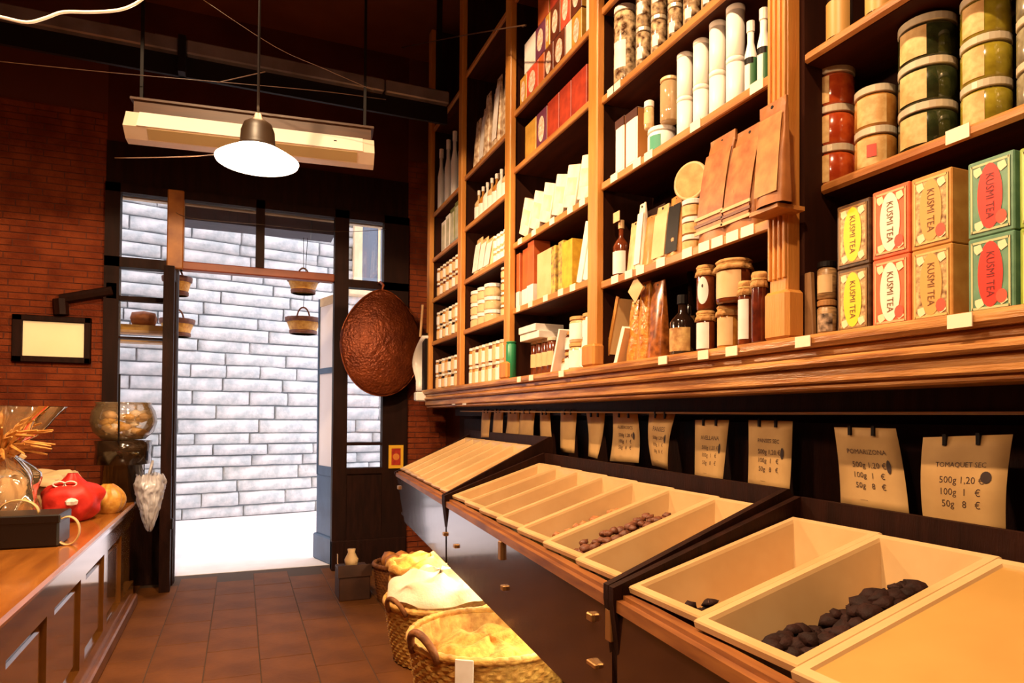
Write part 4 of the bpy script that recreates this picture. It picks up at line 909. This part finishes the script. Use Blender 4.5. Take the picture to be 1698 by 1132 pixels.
# plastic bag draped on the counter corner
g = thing('plastic_bag', 'crumpled white plastic bag hanging at the counter end corner', 'bag', (-.69, 5.9, CT+.01))
def bf(u, v):
    a = 2*pi*u; q = Vector((cos(a)*2.2, sin(a)*2.2, v*3.5)); rg = (1-abs(noise.noise(q*1.6)))*.34+(1-abs(noise.noise(q*3.6)))*.22
    r = (.012+.125*min(1, v*1.25)**.7*(1 if v < .85 else 1-1.2*(v-.85)))*(.55+rg)
    return (r*cos(a)*.8+.035, r*sin(a)*1.25, -.24+.44*v+.03*noise.noise(q*2))
obj('film', grid(bf, 72, 28, closeu=True), sheer, g, smooth=True)
obj('handle', tube([(.03, -.05, .2), (.05, .0, .30), (.03, .08, .2)], .010, 8), sheer, g, smooth=True)

# framed notice on the brick wall
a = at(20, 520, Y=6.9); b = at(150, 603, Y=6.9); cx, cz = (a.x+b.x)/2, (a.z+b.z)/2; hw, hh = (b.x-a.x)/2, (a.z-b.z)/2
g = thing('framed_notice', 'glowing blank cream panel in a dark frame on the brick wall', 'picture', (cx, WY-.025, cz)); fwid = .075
for q in ((-hw, hw, -hh, -hh+fwid*.7), (-hw, hw, hh-fwid*.7, hh), (-hw, -hw+fwid, -hh, hh), (hw-fwid*.7, hw, -hh, hh)): obj('frame', box(q[0], q[1], -.035, .01, q[2], q[3], bev=.006), darkw, g)
obj('notice_sheet', box(-hw+.03, hw-.03, -.005, .005, -hh+.03, hh-.03), mat('notice_cream', (246, 224, 176), .5, (236, 208, 152), 2, emit=(1, .66, .3), estr=.55), g)  # own glow added to the sheet to brighten it
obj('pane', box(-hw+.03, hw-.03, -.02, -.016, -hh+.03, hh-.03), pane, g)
g = thing('angled_bar', 'dark angled bar above the framed notice', 'bracket', (-1.5, WY-.03, 2.5))
p1, p2, p3 = at(187, 482, Y=6.9), at(100, 496, Y=6.9), at(102, 522, Y=6.9); O = Vector(g.location)  # dark tubes in the outline of an angled bar
obj('arm', tube([p1-O, p2-O], .045, 8), darkw, g); obj('drop', tube([p2-O, p3-O], .06, 8), darkw, g); obj('end_block', box(p1.x-O.x-.05, p1.x-O.x+.03, -.03, .03, p1.z-O.z-.07, p1.z-O.z+.07), darkw, g)

# ================================================================== AROUND THE DOOR
YP = 6.68
c = at(633, 570, Y=YP); RW = (at(700, 570, Y=YP).x-at(566, 570, Y=YP).x)/2; RH = (at(633, 478, Y=YP).z-at(633, 650, Y=YP).z)/2
g = thing('copper_pan', 'large round hammered copper pan hanging beside the doorway', 'pan', c, (0, 0, 0))
def pan(u, v):
    a = 2*pi*u; top = max(0, sin(a)); k = 1+.04*top**6; x = RW*cos(a)*(1-.16*top**2.0); z_ = RH*(sin(a)*k)
    q = v; dome = -.10*(1-q**2.2)+.0
    d = .006*noise.noise(Vector((x*q*22, z_*q*22, 4)))
    return (x*q, dome+d, z_*q)
o = obj('pan_face', grid(pan, 72, 18, closeu=True), mat('hammered_copper', (132, 62, 26), .38, (104, 44, 16), 7, metal=.55, bump=.5, bscale=46), g, smooth=True); o.modifiers.new('t', 'SOLIDIFY').thickness = -.006
obj('rim', tube([Vector(pan(i/48, 1))+Vector((0, .0, 0)) for i in range(48)], .008, 6, closed=True), mat('copper_rim', (150, 74, 34), .35, metal=.6), g, smooth=True)
obj('hook', tube([(0, 0, RH+.01), (.01, .0, RH+.07), (.0, .1, RH+.12), (0, .3, RH+.13)], .012, 8), mat('hook_wood', (150, 70, 34), .5), g, smooth=True)
a = at(645, 738, Y=6.86); b = at(669, 776, Y=6.86)
g = thing('small_picture', 'small yellow bordered red picture beside the doorway', 'picture', ((a.x+b.x)/2, 6.875, (a.z+b.z)/2)); hw, hh = (b.x-a.x)/2, (a.z-b.z)/2
obj('card', box(-hw, hw, -.006, .006, -hh, hh), mat('picture_yellow', (236, 178, 40), .5), g); obj('red_panel', box(-hw*.62, hw*.62, -.009, -.006, -hh*.72, hh*.72), mat('picture_red', (190, 50, 24), .5, (150, 30, 16), 30), g)
obj('round_motif', lathe([(.035, 0), (.0, .001)], 18), mat('picture_ochre', (220, 130, 50), .5), g).matrix_local = Matrix.Translation((0, -.0105, 0)) @ Matrix.Rotation(pi/2, 4, 'X')
# white dispenser on the shelf end
p = at(697, 600, X=1.60); g = thing('paper_dispenser', 'curved white dispenser fixed to the end of the shelving', 'dispenser', p)
pr = []
for i in range(13):
    t_ = i/12; pr.append((at(700-16*sin(pi*min(1, t_*1.25)*.8)**.9, 556+92*t_, X=1.60)-p))
obj('curved_cover', grid(lambda u, v: pr[min(12, round(v*12))]+Vector((.14*u, -.02*sin(u*pi), 0)), 4, 12), whitep, g, smooth=True).modifiers.new('t', 'SOLIDIFY').thickness = .02
obj('back_plate', box(.03, .09, -.06, .06, -.28, .28, bev=.01), blackm, g); obj('outlet', box(-.05, .08, -.05, .05, -.38, -.29, bev=.012), whitep, g)
obj('slim_rod', tube([at(701, 505, X=1.6)-p, at(697, 558, X=1.6)-p], .012, 8), beige, g)
# hanging baskets outside
wick = mat('outdoor_wicker', (222, 170, 84), .6, (190, 130, 54), 26, bump=.4, bscale=60); wband = mat('wicker_band', (120, 70, 44), .6, (96, 52, 32), 26)
def hbasket(px, yt, yb, wpx, label, Y=7.42):
    t_ = at(px, yt, Y=Y); b_ = at(px, yb, Y=Y); h = t_.z-b_.z; R = wpx/2*((t_-CAM).dot(fw))/F
    g = thing('hanging_basket', label, 'basket', (t_.x, Y, b_.z), group='small baskets hanging in the doorway')
    wv = lambda a, z_: .025*sin(a*20+z_*160)
    obj('body', lathe([(0, 0), (R*.68, 0), (R*.72, h*.22), (R*.9, h*.72), (R*.86, h*.72), (R*.6, .02), (0, .02)], 40, wob=wv), wick, g, smooth=True)
    obj('rim_band', lathe([(R*.88, h*.70), (R*.98, h*.74), (R, h*.98), (R*.94, h), (R*.9, h*.74)], 40, wob=wv), wband, g, smooth=True)
    obj('base_band', lathe([(R*.70, 0), (R*.75, h*.02), (R*.77, h*.2), (R*.72, h*.22)], 40, wob=wv), wband, g, smooth=True)
    obj('handle', tube([(R*.35*cos(i*pi/10), 0, h*.95+R*.65*sin(i*pi/10)) for i in range(11)], .010, 6), wband, g, smooth=True)
    obj('cord', tube([(0, 0, h*.95+R*.65), (0, 7.44-Y, max(.1, 3.48-b_.z))], .003, 4), blackm, g)
hbasket(503, 460, 487, 52, 'small banded basket hanging upper right in the doorway')
hbasket(503, 527, 554, 58, 'small banded basket hanging lower right in the doorway', 7.85)
hbasket(294, 459, 490, 46, 'small banded basket hanging upper left, half behind the door')
hbasket(294, 529, 558, 54, 'small banded basket hanging lower left, half behind the door', 7.85)
# bread display behind the left side light
p = at(238, 552, Y=7.35); g = thing('window_display', 'wooden display shelf with loaf seen through the left side light', 'display', (p.x, 7.35, p.z-.1))
obj('shelf', box(-.24, .24, -.1, .1, .09, .115), beige, g); obj('shelf', box(-.24, .24, -.1, .1, 0, .02), beige, g); obj('riser', box(-.22, .2, -.08, .08, .115, .17), gold, g)
obj('loaf', lathe([(0, -.12), (.06, -.1), (.075, 0), (.06, .1), (0, .12)], 18), mat('crust', (170, 100, 50), .6, (130, 70, 30), 14), g, smooth=True).matrix_local = Matrix.Translation((0, 0, .24)) @ Matrix.Rotation(pi/2, 4, 'Y')
obj('leg', box(-.23, -.2, -.02, .02, -p.z+.1, .0), beige, g); obj('leg', box(.2, .23, -.02, .02, -p.z+.1, .0), beige, g)

# ================================================================== UNDER THE BINS: BASKETS AND SACKS
yw = mat('pale_wicker', (216, 168, 84), .6, (176, 120, 48), 18, bump=.3, bscale=40)
bw = mat('brown_wicker', (140, 84, 38), .65, (96, 52, 22), 18, bump=.3, bscale=40)
def wbasket(label, X, Y, R, h, m, name='wicker_basket'):
    g = thing(name, label, 'basket', (X, Y, 0)); nr = int(h/.022); prof = []
    for i in range(nr*2+1):
        z_ = h*i/(nr*2); prof.append((R*(.82+.18*(z_/h)**.7)+(.007 if i % 2 else -.004), z_))
    ns = 34
    wv = lambda a, z_: .022*sin(a*ns+(pi if int(z_/(h/nr)) % 2 else 0))
    prof = [(0, .0)]+prof+[(R*.95, h-.01), (R*.75, .05), (0, .05)]
    obj('woven_body', lathe(prof, ns*4, wob=wv), m, g, smooth=True)
    for k in range(2):
        obj('braided_rim', tube([((R+.004)*cos(i*2*pi/90)+.0, (R+.004)*sin(i*2*pi/90), h+.006*sin(i*2*pi/90*22+k*pi)+.004) for i in range(90)], .017, 6, closed=True), m, g, smooth=True)
    return g
def handle(g, R, h, ang, m, r=.10, th=.015):
    c_ = Vector((R*cos(ang), R*sin(ang), h)); tx = Vector((-sin(ang), cos(ang), 0)); o_ = Vector((cos(ang), sin(ang), 0))
    obj('handle', tube([c_+tx*r*cos(i*pi/12)+o_*(.05*sin(i*pi/12))+Vector((0, 0, r*1.25*sin(i*pi/12)-.02)) for i in range(13)], th, 8), m, g, smooth=True)
def cloth(name, label, X, Y, Z, rx, ry, h, m, seed, cat='cloth', parent=None, fold=.35):
    def f(u, v):
        a = 2*pi*u; q = 1-v; r = sin(q*pi/2)**.8
        n_ = 1+fold*.4*noise.noise(Vector((cos(a)*2+seed, sin(a)*2, v*3)))
        zz_ = h*(cos(q*pi/2)**.7)*(1+fold*noise.noise(Vector((cos(a)*r*3, sin(a)*r*3+seed, 1))))+.02*sin(a*5+r*6+seed)
        return (rx*r*n_*cos(a), ry*r*n_*sin(a), max(0, zz_))
    o = obj(name, grid(f, 48, 16, closeu=True), m, parent, smooth=True)
    if parent is None: o.location = (X, Y, Z); tag(o, label, cat)
    else: o.location = (X, Y, Z)
    return o
burl = mat('burlap', (214, 160, 76), .85, (180, 124, 50), 26, bump=.35, bscale=70); linen = mat('linen', (244, 230, 204), .8, (230, 208, 172), 6, bump=.2, bscale=50)
g = wbasket('large pale wicker basket with side handle under the bins', 1.24, 3.34, .42, .40, yw); handle(g, .42, .40, pi*1.12, bw, .10, .02); o = obj('price_tag', box(-.045, .045, -.004, .004, -.06, .06, bev=.003), white, g, loc=(.45*cos(4.1), .45*sin(4.1), .36)); o.rotation_euler = (0, 0, 4.1+pi/2)
cloth('sack_filling', 'pale sack filling the large wicker basket', 1.24, 3.34, .27, .30, .30, .11, burl, 5, 'sack')
g = wbasket('wicker basket heaped with white cloth under the bins', 1.24, 4.21, .37, .37, yw, 'wicker_basket'); handle(g, .38, .37, pi*1.15, bw, .08)
cloth('white_cloth', 'white cloth heaped over the second wicker basket', 1.22, 4.21, .40, .34, .33, .14, linen, 2)
def sack(label, X, Y, R, h, m, seed):
    g = thing('sack', label, 'sack', (X, Y, 0))
    def f(u, v):
        a = 2*pi*u; r = R*(.88+.2*sin(pi*min(v, 1)*.9))*(1+.10*noise.noise(Vector((cos(a)*2, sin(a)*2, v*4+seed)))+.03*sin(a*9+v*5))
        return (r*cos(a), r*sin(a), h*v)
    obj('bag', grid(f, 48, 14, closeu=True), m, g, smooth=True)
    obj('rolled_top', tube([(R*1.0*cos(i*pi/24)*(1+.05*sin(i)), R*1.0*sin(i*pi/24), h+.012*sin(i*1.7)) for i in range(48)], .035, 8, closed=True), m, g, smooth=True)
    o = cloth('filling', '', 0, 0, h-.06, R*.95, R*.95, .13, mat('filling_gold', (226, 176, 80), .7, (196, 140, 50), 40), seed, parent=g)
    return g
sack('yellow burlap sack standing behind the white cloth basket', 1.36, 4.98, .30, .42, burl, 1)
sack('cream sack under the bins beside the white cloth', 1.69, 3.75, .13, .44, linen, 3)
sack('cream sack under the bins beyond the white cloth', 1.72, 4.56, .11, .44, linen, 7)
g = wbasket('small brown wicker basket by the door end of the bins', 1.28, 5.64, .22, .30, bw)
for i in range(5):
    a = i*1.3; bm = BM(); r_ = bmesh.ops.create_icosphere(bm, subdivisions=2, radius=.075)
    for v in r_['verts']: v.co *= 1+.3*noise.noise(v.co*30+Vector((i, 0, 0)))
    o = obj('gourd', bm, mat('gourd_m', (190, 120, 54), .5, (140, 80, 34), 10), None, smooth=True); o.location = (1.28+.10*cos(a), 5.64+.10*sin(a), .32); tag(o, 'brown gourd in the small basket, %s of five' % ORD(i), 'gourd', 'gourds')
g = thing('card_box', 'dark cardboard box beside the small brown basket', 'box', (.90, 5.86, 0)); obj('body', box(-.12, .14, -.14, .14, 0, .26, bev=.006), mat('dark_card', (70, 38, 20), .6, (54, 28, 14), 8), g); obj('flap', box(-.13, .15, -.15, -.138, .2, .3), mat('dark_card', (70, 38, 20)), g); obj('tag_card', box(-.125, -.121, -.06, -.02, .3, .38), beige, g); obj('pale_jug', lathe([(0, 0), (.05, 0), (.06, .06), (.03, .12), (.035, .15), (0, .15)], 16, c=(0, 0, .26)), beige, g, smooth=True)
# strip lamps under the bin displays
for i, (y0, y1) in enumerate(((1.7, 3.4), (3.75, 5.3))):
    g = thing('strip_lamp', 'fluorescent strip lamp under the %s bin display' % ('middle', 'far')[i], 'lamp', (1.42, (y0+y1)/2, .70))
    L_ = y1-y0; obj('casing', box(-.04, .04, -L_/2, L_/2, .0, .034), whitep, g); obj('tube', tube([(0, -L_/2+.03, -.02), (0, L_/2-.03, -.02)], .014, 10), mat('tube_glow', (255, 240, 210), .4, emit=(1, .82, .5), estr=40), g)
    d = bpy.data.lights.new('strip_light', 'AREA'); d.shape = 'RECTANGLE'; d.size = .05; d.size_y = L_; d.energy = 10; d.color = (1, .8, .5)
    o = bpy.data.objects.new('strip_light', d); COL.objects.link(o); o.location = (1.42, (y0+y1)/2, .66)
